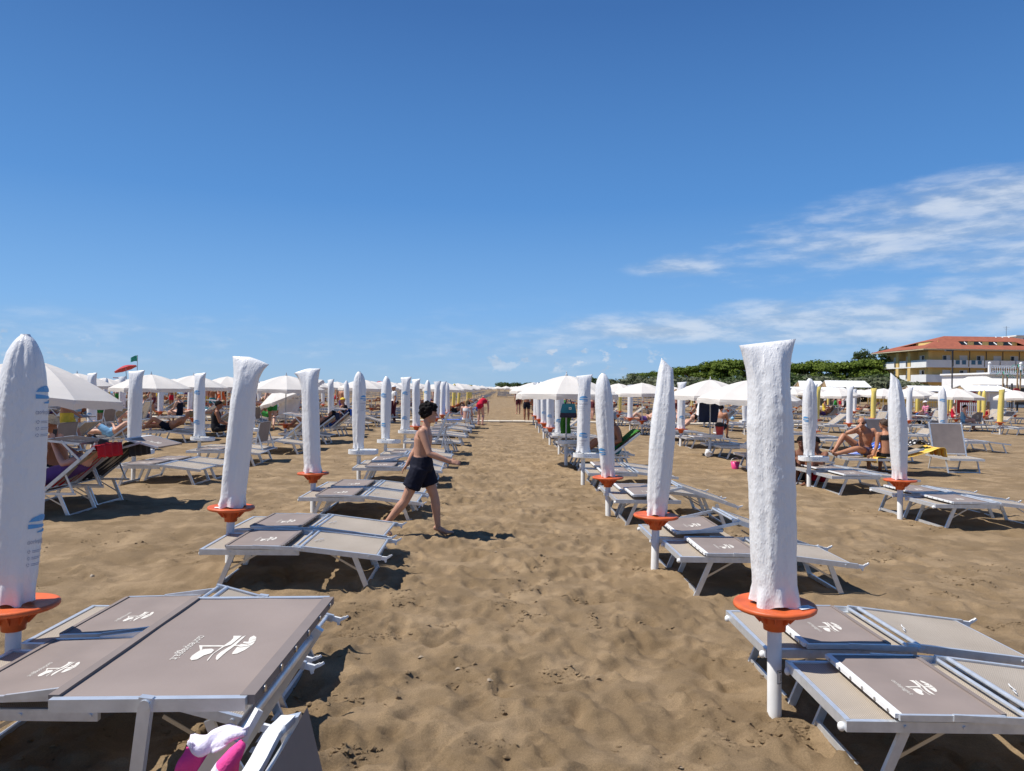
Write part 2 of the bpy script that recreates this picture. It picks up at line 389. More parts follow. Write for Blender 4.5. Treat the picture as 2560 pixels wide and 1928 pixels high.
def make_ground():
    ny, nx = GX.shape; co = np.stack([GX, GY, GZ], -1).reshape(-1, 3).astype(np.float32)
    idx = np.arange(ny*nx).reshape(ny, nx)
    q = np.stack([idx[:-1, :-1], idx[:-1, 1:], idx[1:, 1:], idx[1:, :-1]], -1).reshape(-1, 4)
    me = bpy.data.meshes.new('sand'); me.vertices.add(len(co)); me.vertices.foreach_set('co', co.ravel())
    me.loops.add(q.size); me.loops.foreach_set('vertex_index', q.ravel().astype(np.int32))
    me.polygons.add(len(q)); me.polygons.foreach_set('loop_start', np.arange(0, q.size, 4, dtype=np.int32))
    me.polygons.foreach_set('loop_total', np.full(len(q), 4, np.int32)); me.polygons.foreach_set('use_smooth', np.ones(len(q), bool))
    me.update(); me.validate(); me.materials.append(MATS['sand'])
    o = link('sand', me); tag(o, 'brown trampled beach sand', None, kind='structure')
make_ground()
def make_crumbs():
    """loose crumbs of damp sand in kicked-up drifts: nobody could count them"""
    rg = np.random.RandomState(9); V = []; Fc = []
    t = (1+5**.5)/2; ico = np.array([(-1, t, 0), (1, t, 0), (-1, -t, 0), (1, -t, 0), (0, -1, t), (0, 1, t), (0, -1, -t), (0, 1, -t), (t, 0, -1), (t, 0, 1), (-t, 0, -1), (-t, 0, 1)])/1.9
    fi = [(0, 11, 5), (0, 5, 1), (0, 1, 7), (0, 7, 10), (0, 10, 11), (1, 5, 9), (5, 11, 4), (11, 10, 2), (10, 7, 6), (7, 1, 8), (3, 9, 4), (3, 4, 2), (3, 2, 6), (3, 6, 8), (3, 8, 9), (4, 9, 5), (2, 4, 11), (6, 2, 10), (8, 6, 7), (9, 8, 1)]
    cl = []
    for k in range(230):
        y = 1.6+rg.rand()**1.6*15; cl.append((rg.uniform(-.60*y-.5, .62*y+.5), y, rg.uniform(.05, .22), rg.uniform(0, 3.14), rg.randint(6, 42)))
    for px, py, n in ((1265, 1518, 60), (1330, 1550, 40), (1405, 1690, 45), (1015, 1520, 40), (900, 1590, 70), (960, 1600, 40), (870, 1890, 90), (1990, 1825, 90), (1300, 1480, 50), (2200, 1395, 60), (1620, 1560, 40), (1180, 1720, 30), (2520, 1570, 60), (1440, 1500, 40)):
        c = G(px, py); cl.append((c.x, c.y, .10, rg.uniform(-.4, .4), n))
    for cx, cy, r, a, n in cl:
        for q in range(n):
            u, v = rg.randn()*r, rg.randn()*r*.38; x = cx+u*math.cos(a)-v*math.sin(a); y = cy+u*math.sin(a)+v*math.cos(a); s = .0035+.013*rg.rand()**3
            p = ico*(1+.35*rg.randn(12, 1))*s*np.array([1.3, 1.0, .6]); o = len(V); V.extend(map(tuple, p+np.array([x, y, gz(x, y)+s*.12]))); Fc.extend([tuple(i+o for i in f) for f in fi])
    me = bpy.data.meshes.new('sand_crumbs'); me.from_pydata(V, [], Fc); me.materials.append(MATS['sand']); o = link('sand_crumbs', me); tag(o, 'loose crumbs of kicked-up damp sand on the beach', 'sand', kind='stuff')
make_crumbs()

def sea_mat():
    m = bpy.data.materials.new('sea_water'); m.use_nodes = True; N, L = m.node_tree.nodes, m.node_tree.links
    b = N['Principled BSDF']; b.inputs['Base Color'].default_value = (.03, .11, .15, 1); b.inputs['Roughness'].default_value = .12
    tc = N.new('ShaderNodeTexCoord'); t = N.new('ShaderNodeTexNoise'); t.inputs['Scale'].default_value = .35; t.inputs['Detail'].default_value = 6
    L.new(tc.outputs['Object'], t.inputs['Vector']); bp = N.new('ShaderNodeBump'); bp.inputs['Distance'].default_value = .4; bp.inputs['Strength'].default_value = .5
    L.new(t.outputs[0], bp.inputs['Height']); L.new(bp.outputs[0], b.inputs['Normal']); MATS['sea_water'] = m
sea_mat()
b = MB(); b.grid(lambda u, v: (-58-4100*(1-u)**1.5, -1500+5600*v, -.38), 20, 20); tag(b.build('sea', 'sea_water'), 'calm blue sea beyond the umbrellas', None, kind='structure')

# boardwalks: one crosses the beach, one runs along the huts; each is a row of separate slabs
def walkway(name, label, p0, p1, w, slab):
    p0, p1 = Vector(p0), Vector(p1); d = p1-p0; ln = d.length; d.normalize(); s = Vector((-d.y, d.x, 0))
    n = int(ln/slab); first = None; ang = math.atan2(d.y, d.x)
    root = empty(name, (p0.x, p0.y, 0)); tag(root, label, None, kind='structure')
    mb = MB(); mb.box((0, 0, 0), (slab*.97, w, .06)); me = mb.mesh('slab', 'boardwalk')
    for k in range(min(n, 150)):
        c = p0+d*(slab*(k+.5)); o = link('slab', me, root)
        o.location = (c.x-p0.x, c.y-p0.y, gavg(c.x, c.y)+.035); o.rotation_euler = (rnd.gauss(0, .004), rnd.gauss(0, .004), ang)
walkway('boardwalk', 'pale slab boardwalk crossing the beach between two umbrella sections', (-28, 36.3, 0), (38, 36.3, 0), 1.1, .62)
walkway('boardwalk', 'pale slab boardwalk running along the front of the beach huts', (36.0, 38, 0), (37.5, 104, 0), 1.5, .62)
# ------------------------------------------------------------------ print: the operator's mark and lettering
LOGO = [
 [(.2517, .3774), (.2734, .3759), (.2713, .3102), (.2597, .2929), (.2531, .2471), (.2573, .2003), (.2536, .2058), (.2505, .2416), (.2554, .3021), (.2593, .3386), (.2583, .3576)],
 [(.2773, .3676), (.2834, .3785), (.2839, .3003), (.2789, .254), (.2777, .2031), (.2709, .2129), (.2651, .2324), (.2653, .2605), (.2744, .3009)],
 [(.1944, .306), (.2545, .3046), (.258, .2945), (.2063, .2963), (.2143, .2766), (.2112, .271)],
 [(.2112, .271), (.2178, .2779), (.235, .2812), (.2453, .2704), (.2463, .2503), (.2348, .2356), (.23, .2099), (.2191, .2038), (.2108, .2151), (.2077, .233)],
 [(.3038, .3755), (.3146, .3619), (.3185, .35), (.306, .33), (.300, .352), (.2992, .3629)],
 [(.319, .3480), (.3225, .3330), (.313, .310), (.2965, .318), (.2945, .3295), (.3055, .328)],
 [(.3232, .330), (.3247, .3113), (.3242, .2978), (.300, .290), (.2922, .2960), (.2938, .312), (.313, .306)],
 [(.3240, .294), (.3195, .2687), (.3095, .2437), (.2983, .2402), (.2951, .253), (.2925, .2910), (.300, .2865)],
 [(.2776, .3052), (.294, .3051), (.2963, .2981), (.2799, .2985)]]
_txt = {}
def text_polys(s):                                     # lettering as a flat mesh: (verts2d, faces), 1 unit high
    if s in _txt: return _txt[s]
    c = bpy.data.curves.new('t', 'FONT'); c.body = s; c.size = 1.0; c.resolution_u = 2
    o = bpy.data.objects.new('t', c); COL.objects.link(o)
    dg = bpy.context.evaluated_depsgraph_get(); me = bpy.data.meshes.new_from_object(o.evaluated_get(dg))
    vv = [(v.co.x, v.co.y) for v in me.vertices]; ff = [tuple(p.vertices) for p in me.polygons]
    bpy.data.objects.remove(o); bpy.data.curves.remove(c); bpy.data.meshes.remove(me)
    _txt[s] = (vv, ff); return _txt[s]
def add_text(mb, s, fn, width=None, height=None, mi=0):
    vv, ff = text_polys(s); x1 = max(v[0] for v in vv); y1 = max(v[1] for v in vv)
    kx = width/x1 if width else height/y1; ky = height/y1 if height else kx
    mb.add([fn(x*kx, y*ky) for x, y in vv], ff, mi)

# ------------------------------------------------------------------ closed umbrella in its bag
def cover_fn(kind, seed, z0, z1, lean=None):
    """surface of a bag: angle a (0..1), height t (0..1) -> point"""
    rr = random.Random(seed); ph = [rr.uniform(0, 6.28) for _ in range(6)]; off = Vector((rr.uniform(0, 50), rr.uniform(0, 50), 0))
    lean = (lean, 0) if lean is not None else (rr.uniform(-.04, .04), rr.uniform(-.02, .02)); seam = 0.0 if kind in ('flat', 'flop', 'flopl') else rr.uniform(-.4, .4)
    def fn(a, t):
        th = a*2*math.pi; z = z0+(z1-z0)*t
        r = .088+.030*math.sin(min(1, t*1.25)*math.pi*.62)-.012*max(0, .12-t)/.12
        if kind in ('flat', 'flop', 'flopl'): r = .106+.008*math.sin(t*math.pi)
        if kind == 'slant':
            k = max(0, (t-.45)/.55); rx = r*(1-.52*k**1.6); ry = r*max(0.0, 1-k**3)**.6+.004
        elif kind == 'tied':
            k = max(0, (t-.72)/.28); r *= math.sqrt(max(0.0, 1-k**2.3))*.94+.06*(1-k)
            r = max(r, .012*(1+.8*max(0, (t-.975)/.025)))
            rx = ry = r
            ry *= .92
        else:
            k = max(0, (t-.70)/.30)
            rx = r*(1-.10*math.sin(min(1, k)*math.pi*.8))+.050*k**3; ry = r*max(0.0, 1-k**2)**.6+.004
        fold = .006*math.sin(3*th+ph[0]+2.4*t)+.004*math.sin(5*th+ph[1]-3*t)
        nz = mnoise.fractal(Vector((math.cos(th)*1.1, math.sin(th)*1.1, z*4.2))*1.9+off, 1.0, 2.1, 4)
        ridg = mnoise.ridged_multi_fractal(Vector((math.cos(th)*1.0, math.sin(th)*1.0, z*5.0))*2.6+off, .9, 2.0, 3, 1.0, 2.0)-1.0
        vf = mnoise.fractal(Vector((math.cos(th)*3.2, math.sin(th)*3.2, z*1.1))+off, 1.0, 2.0, 3)
        d = fold*.9+.0052*vf+.0022*nz+.0016*ridg
        if t < .08: d += .014*math.sin(7*th+ph[2])*(.08-t)/.08+.010*(.08-t)/.08
        edge = 1.0 if t < .93 else max(.12, (1-t)/.07)
        x = math.cos(th)*(rx+d*edge); y = math.sin(th)*(ry+d*edge)
        zz = z
        if kind == 'flat': zz += .016*k**2*(x/.14)
        if kind == 'slant':
            zz += -.95*x*max(0, (t-.75)/.25)**1.5
        if kind in ('flop', 'flopl'):
            s = 1 if kind == 'flop' else -1; q = max(0, s*x/.13)
            zz += -.055*k**1.5*q**1.3; x += s*.045*k*q; y += -.02*k*q
        if t < .08: zz += .012*math.sin(4*th+ph[3])*(.08-t)/.08
        ca, sa = math.cos(seam), math.sin(seam); x, y = x*ca-y*sa, x*sa+y*ca
        return Vector((x+lean[0]*t, y+lean[1]*t, zz))
    return fn
def print_patch(mb, fn, z0, z1, a0, zc, scale, flip=1, text=True):
    """one block of blue mark + grey lettering wrapped on the bag"""
    r = .115
    def onto(s, h, lift=.0035):
        a = a0+s/(2*math.pi*r); t = (zc+h-z0)/(z1-z0); p = fn(a % 1.0, min(.99, max(0, t)))
        q = Vector((p.x, p.y, 0)).normalized(); return p+q*lift
    def strip(s0, s1, h0, h1, mi, n=5, top=None):
        vs_ = []
        for k in range(n+1):
            s = s0+(s1-s0)*k/n; hh = h1 if top is None else h0+(h1-h0)*top(k/n)
            vs_ += [onto(s, h0), onto(s, hh)]
        mb.add(vs_, [(2*k, 2*k+2, 2*k+3, 2*k+1) for k in range(n)], mi)
    w = .085*scale
    strip(-w, w, .030, .062, 0, 8, lambda u: math.sin(u*math.pi)**.7)
    strip(-w, w, -.005, .018, 0, 8, lambda u: 1-.6*u)
    strip(-.3*w, .9*w, -.030, -.012, 0, 6, lambda u: .3+.7*u)
    if text:
        add_text(mb, 'caorlespiaggia.it', lambda x, y: onto(x-w, y-.085), width=w*2, height=.024, mi=1)
        for k in range(3):
            zc_ = -.125-.034*k; rr_ = .0095
            ringv = []
            for q in range(13):
                t = 2*math.pi*q/12
                for rad in (rr_, rr_*.62): ringv.append(onto(-w+.016+rad*math.cos(t), zc_+rad*math.sin(t)))
            mb.add(ringv, [(2*q, 2*q+2, 2*q+3, 2*q+1) for q in range(12) if q % 4 != 3], 1)
            strip(-w+.034, -w+.034+.075, zc_+.002, zc_+.005, 1, 3); strip(-w+.034, -w+.034+.055, zc_-.006, zc_-.003, 1, 3)
def mb_disc(ribs=True, seg=32):
    mb = MB()
    mb.lathe([(.034, .395), (.056, .395), (.058, .425), (.068, .430), (.078, .470), (.105, .498), (.118, .504), (.200, .506), (.208, .512), (.210, .522), (.206, .531), (.196, .534), (.180, .530), (.05, .527), (.012, .527)], seg)
    if ribs:
        for k in range(10):
            t = 2*math.pi*k/10; c, s = math.cos(t), math.sin(t)
            mb.bar((.072*c, .072*s, .44), (.125*c, .125*s, .500), .006, .020, up=(c, s, .6))
    return mb
def mb_tray(seg=28):
    """half-moon white tray: straight back, curved front"""
    mb = MB(); out = []; inn = []
    for k in range(seg):
        t = 2*math.pi*k/seg; c, s = math.cos(t), math.sin(t)
        rx, ry = .26, .17
        out.append((rx*abs(c)**.7*(1 if c >= 0 else -1)+.08, ry*abs(s)**.8*(1 if s >= 0 else -1)))
    zb, zt = .475, .555
    vs_ = []
    for sc_, z in ((.90, zb), (1.0, zb+.012), (1.0, zt), (.955, zt), (.94, zt-.018), (.0, zt-.018)):
        for x, y in out: vs_.append((.08+(x-.08)*sc_, y*sc_, z))
    n = seg
    mb.add(vs_, [(i*n+k, i*n+(k+1) % n, (i+1)*n+(k+1) % n, (i+1)*n+k) for i in range(5) for k in range(n)], 0)
    mb.add(vs_[:n], [tuple(range(n))[::-1]], 0)
    return mb
def mb_socket(h=.42, r=.036):
    mb = MB(); mb.lathe([(r, -.22), (r, h-.004), (r-.003, h), (r-.003, h+.02)], 20); return mb
COVER_Z = (.545, 1.93)
def make_closed(kind, table, film='white_film', prints=(), seed=1, lod=0, z1=None, lean=None):
    z0 = .535 if table == 'disc' else .575; z1 = z1 or COVER_Z[1]
    root = empty('closed_umbrella'); fn = cover_fn(kind, seed, z0, z1, lean)
    na, nt_ = ((72, 150), (40, 70))[lod]
    mb_socket(.40 if table == 'disc' else .50).build('socket_tube', 'white_tube', root)
    if table == 'disc': mb_disc(lod == 0).build('table_disc', 'orange_plastic', root)
    else:
        tr = mb_tray().build('tray_table', 'white_plastic', root)
        l = MB(); l.add([(-.02, -.1725, .49), (.13, -.1722, .49), (.13, -.1722, .542), (-.02, -.1725, .542)], [(0, 1, 2, 3)], 0)
        for q in range(4): l.box((.015+.03*q, -.1735, .518-.004*(q % 2)), (.018, .001, .016), 1)
        l.build('sticker', ['paper', 'grey_print'], tr)
    pm = MB(); pm.tube([(0, 0, .50), ((lean or 0)*.8, 0, z1-.15)], .014, 8); pm.build('umbrella_pole', 'grey_pole', root)
    cm = MB(); vs_ = [fn(i/na, j/nt_) for j in range(nt_+1) for i in range(na)]
    fs = [(j*na+i, j*na+(i+1) % na, (j+1)*na+(i+1) % na, (j+1)*na+i) for j in range(nt_) for i in range(na)]
    cm.add(vs_, fs, 0, True); cm.add(vs_[-na:], [tuple(range(na))], 0)
    cv = cm.build('cover', film, root)
    if prints:
        for a0, zc, sc_, tx in prints:
            pr = MB(); print_patch(pr, fn, z0, z1, a0, zc, sc_, 1, tx); tag(pr.build('print', ['blue_print', 'grey_print'], cv), kind='stuff')
    return root
def make_closed_far(kind, table, film, seed):           # one small mesh for the distance
    z0 = .54; z1 = COVER_Z[1]; fn = cover_fn(kind, seed, z0, z1); mb = MB(); na, nt_ = 14, 16
    vs_ = [fn(i/na, j/nt_) for j in range(nt_+1) for i in range(na)]
    mb.add(vs_, [(j*na+i, j*na+(i+1) % na, (j+1)*na+(i+1) % na, (j+1)*na+i) for j in range(nt_) for i in range(na)], 0, True)
    mb.add(vs_[-na:], [tuple(range(na))], 0)
    mb.lathe([(.036, -.2), (.036, .45)], 8, mi=1)
    if table == 'disc': mb.lathe([(.056, .39), (.06, .43), (.11, .50), (.205, .508), (.21, .53), (.02, .53)], 12, mi=2)
    else: mb.box((.08, 0, .515), (.5, .3, .08), 1)
    return mb.mesh('closed_umbrella', [film, 'white_tube', 'orange_plastic'])

# ------------------------------------------------------------------ open umbrella
def canopy_fn(Rr=1.12, zr=1.56, za=1.97):
    def fn(a, t):                                        # a angle 0..1, t 0 apex .. 1 rim
        q = (a*8) % 1.0; mid = math.sin(q*math.pi); th = a*2*math.pi
        chord = math.cos(math.pi/8)/math.cos((q-.5)*math.pi/4)
        r = Rr*t*(1-(1-chord)*1.0)*(1-.018*mid*t)
        z = za-(za-zr)*(t**1.45)-.028*mid*t*(1-t)*2+.0*mid
        return Vector((r*math.cos(th), r*math.sin(th), z))
    return fn
def mb_canopy(sub=5, nt_=8, valance=True):
    fn = canopy_fn(); mb = MB(); n = 8*sub
    vs_ = [fn(i/n, max(.012, j/nt_)) for j in range(nt_+1) for i in range(n)]
    rows = nt_+1
    if valance:
        for drop in (.05, .11):
            for i in range(n):
                p = fn(i/n, 1.0); q = (i % sub)/sub
                sc_ = 1.012-.012*math.sin(q*math.pi); d = drop*(1+.16*math.cos(q*4*math.pi)*(drop > .1))
                vs_.append(Vector((p.x*sc_, p.y*sc_, p.z-d)))
        rows += 2
    mb.add(vs_, [(j*n+i, j*n+(i+1) % n, (j+1)*n+(i+1) % n, (j+1)*n+i) for j in range(rows-1) for i in range(n)], 0, False)
    mb.add([fn(i/n, .012) for i in range(n)], [tuple(range(n))[::-1]], 0)
    return mb
def make_open(table, lod=0, bag=False):
    root = empty('open_umbrella')
    mb_socket(.40 if table == 'disc' else .50).build('socket_tube', 'white_tube', root)
    if table == 'disc': mb_disc(False, 24).build('table_disc', 'orange_plastic', root)
    else: mb_tray().build('tray_table', 'white_plastic', root)
    pm = MB(); pm.tube([(0, 0, .50), (0, 0, 1.99)], .017, 8); pm.build('umbrella_pole', 'grey_pole', root)
    c = mb_canopy().build('canopy', 'canopy_fabric', root)
    fin = MB(); fin.lathe([(.028, 1.965), (.03, 1.985), (.012, 2.0), (.010, 2.05), (.002, 2.06)], 10); fin.build('finial', 'grey_pole', root)
    fn = canopy_fn()
    for k in range(8):
        rb = MB(); rb.tube([fn(k/8, t)-Vector((0, 0, .012)) for t in (.03, .35, .7, 1.0)], .006, 5); rb.build('rib', 'grey_pole', c)
    return root
def make_open_far(table):
    mb = mb_canopy(2, 4); m2 = MB(); m2.merge(mb)
    m2.lathe([(.036, -.2), (.036, .45)], 8, mi=1); m2.lathe([(.018, .45), (.018, 1.98)], 6, mi=1)
    if table == 'disc': m2.lathe([(.056, .39), (.06, .43), (.11, .50), (.205, .508), (.21, .53), (.02, .53)], 12, mi=2)
    else: m2.box((.08, 0, .515), (.5, .3, .08), 1)
    return m2.mesh('open_umbrella', ['canopy_fabric', 'white_tube', 'orange_plastic'])
# ------------------------------------------------------------------ sun lounger
# local frame: foot end x=0, head end x=1.55, y across, z up
HW = .335
def lounger_parts(back=None, shade='flat', bar_at='foot', peak=0.0, lod=0, logo=True, back_mat='beige_mesh', clips=True, shade_half=.225):
    """list of (name, MB, materials, parent). back: None = flat, else angle in degrees. shade: flat | (cx, cz, tilt) | None"""
    parts = []
    def add(name, mb, mats, parent=None): parts.append((name, mb, mats, parent))
    def mb_bar(p0, p1, w=.024, h=.046, up=(0, 0, 1)): m = MB(); m.bar(p0, p1, w, h, 0, up); return m
    for s in (-1, 1):
        m = mb_bar((0, s*HW, .288), (.82, s*HW, .288))
        if lod == 0:
            for x in (.25, .50, .79): m.tube([(x, s*(HW+.011), .29), (x, s*(HW+.018), .29)], .008, 8)
        add('side_rail', m, ['aluminium'])
    m = mb_bar((.013, -HW, .288), (.013, HW, .288)); 
    add('foot_rail', m, ['aluminium'])
    if lod == 0:
        for s in (-1, 1):
            m = MB(); m.ball((-.004, s*(HW-.03), .27), (.016, .02, .02), 8, 6); add('end_cap', m, ['white_plastic'])
    def sag(x0, x1, z, z2, w, amt):
        m = MB()
        f = lambda u, v: (x0+(x1-x0)*u, -w+2*w*v, z+(z2-z)*u-amt*math.sin(math.pi*v)*math.sin(math.pi*min(1, max(0, u))))
        m.grid(f, 8, 8); return m
    add('seat_mesh', sag(.02, .80, .304, .304, HW-.012, .010), ['beige_mesh'])
    # back frame
    if back is None:
        h0 = Vector((.80, 0, .325+peak)); h1 = Vector((1.50, 0, .245))
    else:
        a = R(back); h0 = Vector((.80, 0, .31)); h1 = h0+Vector((math.cos(a), 0, math.sin(a)))*.78
    d = (h1-h0).normalized(); nrm = Vector((-d.z, 0, d.x))
    bl = (h1-h0).length
    for s in (-1, 1):
        y = Vector((0, s*(HW+.004), 0))
        m = MB(); m.bar(h0-d*.03+y, h1+y, .022, .042, 0, nrm)
        if lod == 0:
            for q in (.06, .6): 
                c = h0+d*q+y; m.tube([c+Vector((0, s*.01, 0)), c+Vector((0, s*.018, 0))], .009, 8)
        add('back_rail', m, ['aluminium'])
        if lod < 2 and clips:
            m = MB(); e = h1+y
            m.bar(e-d*.02, e+d*.05, .018, .03, 0, nrm)
            m.bar(e+d*.040+nrm*.000, e+d*.074+nrm*.026, .010, .018, 0, nrm); m.bar(e+d*.070+nrm*.020, e+d*.088+nrm*.038, .014, .012, 0, nrm)
            m.bar(e+d*.03-nrm*.008, e+d*.046-nrm*.030, .010, .014, 0, nrm)
            add('end_clip', m, ['white_plastic'])
    def bp(u, v, lift=0.0, amt=.012):
        x = .05+(bl-.10)*u; w = HW-.014
        return h0+d*x+Vector((0, -w+2*w*v, 0))+nrm*(.012+lift-amt*math.sin(math.pi*v)*math.sin(math.pi*u))
    m = MB(); m.grid(lambda u, v: bp(u, v), 8, 8); add('back_mesh', m, [back_mat])
    m = MB(); m.tube([h0+d*.035+nrm*.012+Vector((0, -HW, 0)), h0+d*.035+nrm*.012+Vector((0, HW, 0))], .013, 8); add('cross_bar', m, ['aluminium'])
    m = MB(); m.tube([h0-d*.02+Vector((0, -HW, 0)), h0-d*.02+Vector((0, HW, 0))], .011, 8); add('cross_bar', m, ['aluminium'])
    m = MB(); m.tube([h1-d*.04+Vector((0, -HW, 0)), h1-d*.04+Vector((0, HW, 0))], .013, 8); add('head_bar', m, ['aluminium'])
    if lod == 0 and back is None:                        # slack cord on the back mesh
        m = MB(); m.tube([h0+d*(.09+.05*t)+nrm*.02+Vector((0, -.1+.12*t+.02*math.sin(9*t), 0)) for t in (0, .25, .5, .75, 1)], .003, 5); add('cord', m, ['white_plastic'])
    # legs: two U frames
    for (xt, zt, xb) in ((.27, .275, .125), (1.27, .262, 1.405)):
        if back is not None and xt > 1: xt, zt, xb = .98, .28, 1.13
        for s in (-1, 1):
            m = MB(); m.bar((xt, s*(HW-.022), zt), (xb, s*(HW-.022), -.07), .020, .040, 0, (1, 0, .4)); add('leg', m, ['aluminium'])
        m = MB(); xm = xb+(xt-xb)*.20; m.bar((xm, -HW+.033, .005), (xm, HW-.033, .005), .02, .034); add('leg_bar', m, ['aluminium'])
        if lod < 2:
            sg = 1 if xt < .7 else -1
            for s in (-1, 1):
                m = MB(); m.bar((xt-sg*.06, s*(HW-.036), .12), (xt+sg*.20, s*(HW-.036), .268), .006, .016); add('brace', m, ['steel'])
    if back is not None:
        for s in (-1, 1):
            m = MB(); m.bar((.80, s*(HW-.0), .285), (1.2, s*(HW-.0), .285), .02, .03); add('side_rail', m, ['aluminium'])
            m = MB(); p = h0+d*.34+Vector((0, s*(HW-.018), 0)); m.bar(p, (1.16, s*(HW-.018), .29), .010, .022); add('brace', m, ['aluminium'])
    # sunshade: fabric on a hoop, riveted bar, two arms
    if shade is not None:
        if shade == 'flat': cx, cz, tl = .445, .336+peak*.28, peak*.35
        else: cx, cz, tl = shade[0], shade[1], R(shade[2])
        e = Vector((math.cos(tl), 0, math.sin(tl))); n2 = Vector((-e.z, 0, e.x)); c0 = Vector((cx, 0, cz))
        L2, W2 = shade_half, .342
        m = MB()
        m.grid(lambda u, v: c0+e*(-L2+2*L2*u)+Vector((0, -W2+2*W2*v, 0))+n2*(.006-.006*math.sin(math.pi*v)*math.sin(math.pi*u)+.0022*mnoise.noise(Vector((u*3, v*4, cx)))), 14, 14)
        m.grid(lambda u, v: c0+e*(-L2+2*L2*u)+Vector((0, -W2+2*W2*v, 0))+n2*(-.006-.006*math.sin(math.pi*v)*math.sin(math.pi*u)), 6, 6, flip=True)
        add('sunshade', m, ['taupe_fabric'])
        sb = -1 if bar_at == 'foot' else 1
        m = MB(); m.bar(c0+e*(sb*L2)+Vector((0, -W2-.004, 0)), c0+e*(sb*L2)+Vector((0, W2+.004, 0)), .030, .020, 0, n2)
        add('riveted_bar', m, ['white_plastic' if bar_at == 'foot' else 'taupe_bar'], 'sunshade')
        if lod == 0:
            for q in range(6):
                y = -.29+.58*q/5; p = c0+e*(sb*(L2+.0155))+Vector((0, y, 0))
                m = MB(); m.tube([p-e*sb*.002, p+e*sb*.003], .008, 8); add('rivet', m, ['steel'], 'sunshade')
        for s in (-1, 1):
            m = MB(); m.bar(c0-e*L2+Vector((0, s*(W2+.010), -.004)), c0+e*L2+Vector((0, s*(W2+.010), -.004)), .016, .026, 0, n2); add('shade_rail', m, ['aluminium'], 'sunshade')
        m = MB(); m.bar(c0-e*(sb*L2)+Vector((0, -W2, .003)), c0-e*(sb*L2)+Vector((0, W2, .003)), .022, .018, 0, n2); add('shade_bar', m, ['taupe_hem'], 'sunshade')
        if logo:
            m = MB(); to = lambda u, v: c0+e*(u-.225)+Vector((0, v-.34, 0))+n2*(.0072-.006*math.sin(math.pi*(v+.002)/.684)*math.sin(math.pi*u/.45)+.0022*mnoise.noise(Vector((u/.45*3, (v+.002)/.684*4, cx))))
            for p in LOGO: m.poly2d(p, to)
            if lod == 0: add_text(m, 'caorlespiaggia.it', lambda x, y: to(.166+y, .379-x), width=.170, height=.021)
            else: m.add([to(.166, .379), to(.184, .379), to(.184, .209), to(.166, .209)], [(0, 1, 2, 3)], 0)
            add('logo', m, ['logo_print'], 'sunshade')
        # arms
        for s in (-1, 1):
            y = Vector((0, s*(HW+.022), 0)); m = MB()
            if shade == 'flat': p1 = h0+d*.03+y; m.bar(c0+y, p1, .014, .028)
            else: p1 = h0+d*(.60 if len(shade) < 4 else shade[3])+y; m.bar(c0+y+Vector((0, s*.002, .014)), p1, .016, .026, 0, (1, 0, .1)); m.tube([c0+y-Vector((0, s*.010, 0)), c0+y+Vector((0, s*.014, 0))], .011, 10)
            m.tube([p1-Vector((0, s*.014, 0)), p1+Vector((0, s*.012, 0))], .016, 10); add('shade_arm', m, ['aluminium'])
    return parts
def merge_parts(parts, name):
    mats = []; mb = MB()
    for nme, m, mm, par in parts:
        mi = []
        for x in mm:
            if x not in mats: mats.append(x)
        o = len(mb.v); mb.v.extend(m.v); mb.f.extend([tuple(i+o for i in f) for f in m.f]); mb.sm.extend(m.sm)
        mb.m.extend([mats.index(mm[i]) for i in m.m])
    return mb.mesh(name, mats)
def make_lounger(**k):
    root = empty('sun_lounger'); obs = {}
    for nme, m, mm, par in lounger_parts(**k):
        o = m.build(nme, mm, obs[par] if par else root); obs.setdefault(nme, o)
    return root
def make_lounger_mid(**k):                                # fewer, grouped parts where the photo no longer shows the small ones
    k['lod'] = 2; root = empty('sun_lounger'); groups = {}
    for p in lounger_parts(**k):
        nm = p[0]
        g = 'sunshade' if (nm in ('sunshade', 'riveted_bar', 'shade_rail', 'shade_bar', 'logo')) else nm if nm in ('seat_mesh', 'back_mesh') else nm if nm in ('leg',) else 'leg_bar' if nm == 'leg_bar' else 'frame'
        if g in ('leg', 'leg_bar'): 
            p[1].build(g, p[2], root)
        else: groups.setdefault(g, []).append(p)
    for g, ps in groups.items(): link(g, merge_parts(ps, g), root)
    return root
def make_lounger_far(**k):
    k['lod'] = 2; return merge_parts([p for p in lounger_parts(**k) if p[0] not in ('brace',)], 'sun_lounger')
# ------------------------------------------------------------------ rows of umbrellas and loungers
PX0, PDX, PY0, PDY = 1.45, 3.97, 3.83, 3.02
ORD = ['first', 'second', 'third', 'fourth', 'fifth', 'sixth', 'seventh', 'eighth', 'ninth', 'tenth', 'eleventh', 'twelfth', 'thirteenth', 'fourteenth']
def rowname(i):
    if i == 0: return 'landward aisle row'
    if i == -1: return 'seaward aisle row'
    k = ORD[abs(i) if i > 0 else abs(i)-1]
    return '%s row %s of the aisle' % (k, 'landward' if i > 0 else 'seaward')
def polepos(i, j):
    rr = random.Random(i*97+j*13+5); return (PX0+PDX*i+(rr.uniform(-.05, .05) if j > 2 else 0), PY0+PDY*j+(rr.uniform(-.06, .06) if j > 2 else 0))
KNAME = {'tied': 'tied bag', 'flat': 'flat-topped bag', 'slant': 'slant-topped bag', 'flop': 'floppy bag', 'flopl': 'floppy bag'}
TNAME = {'disc': 'orange disc', 'tray': 'white tray'}
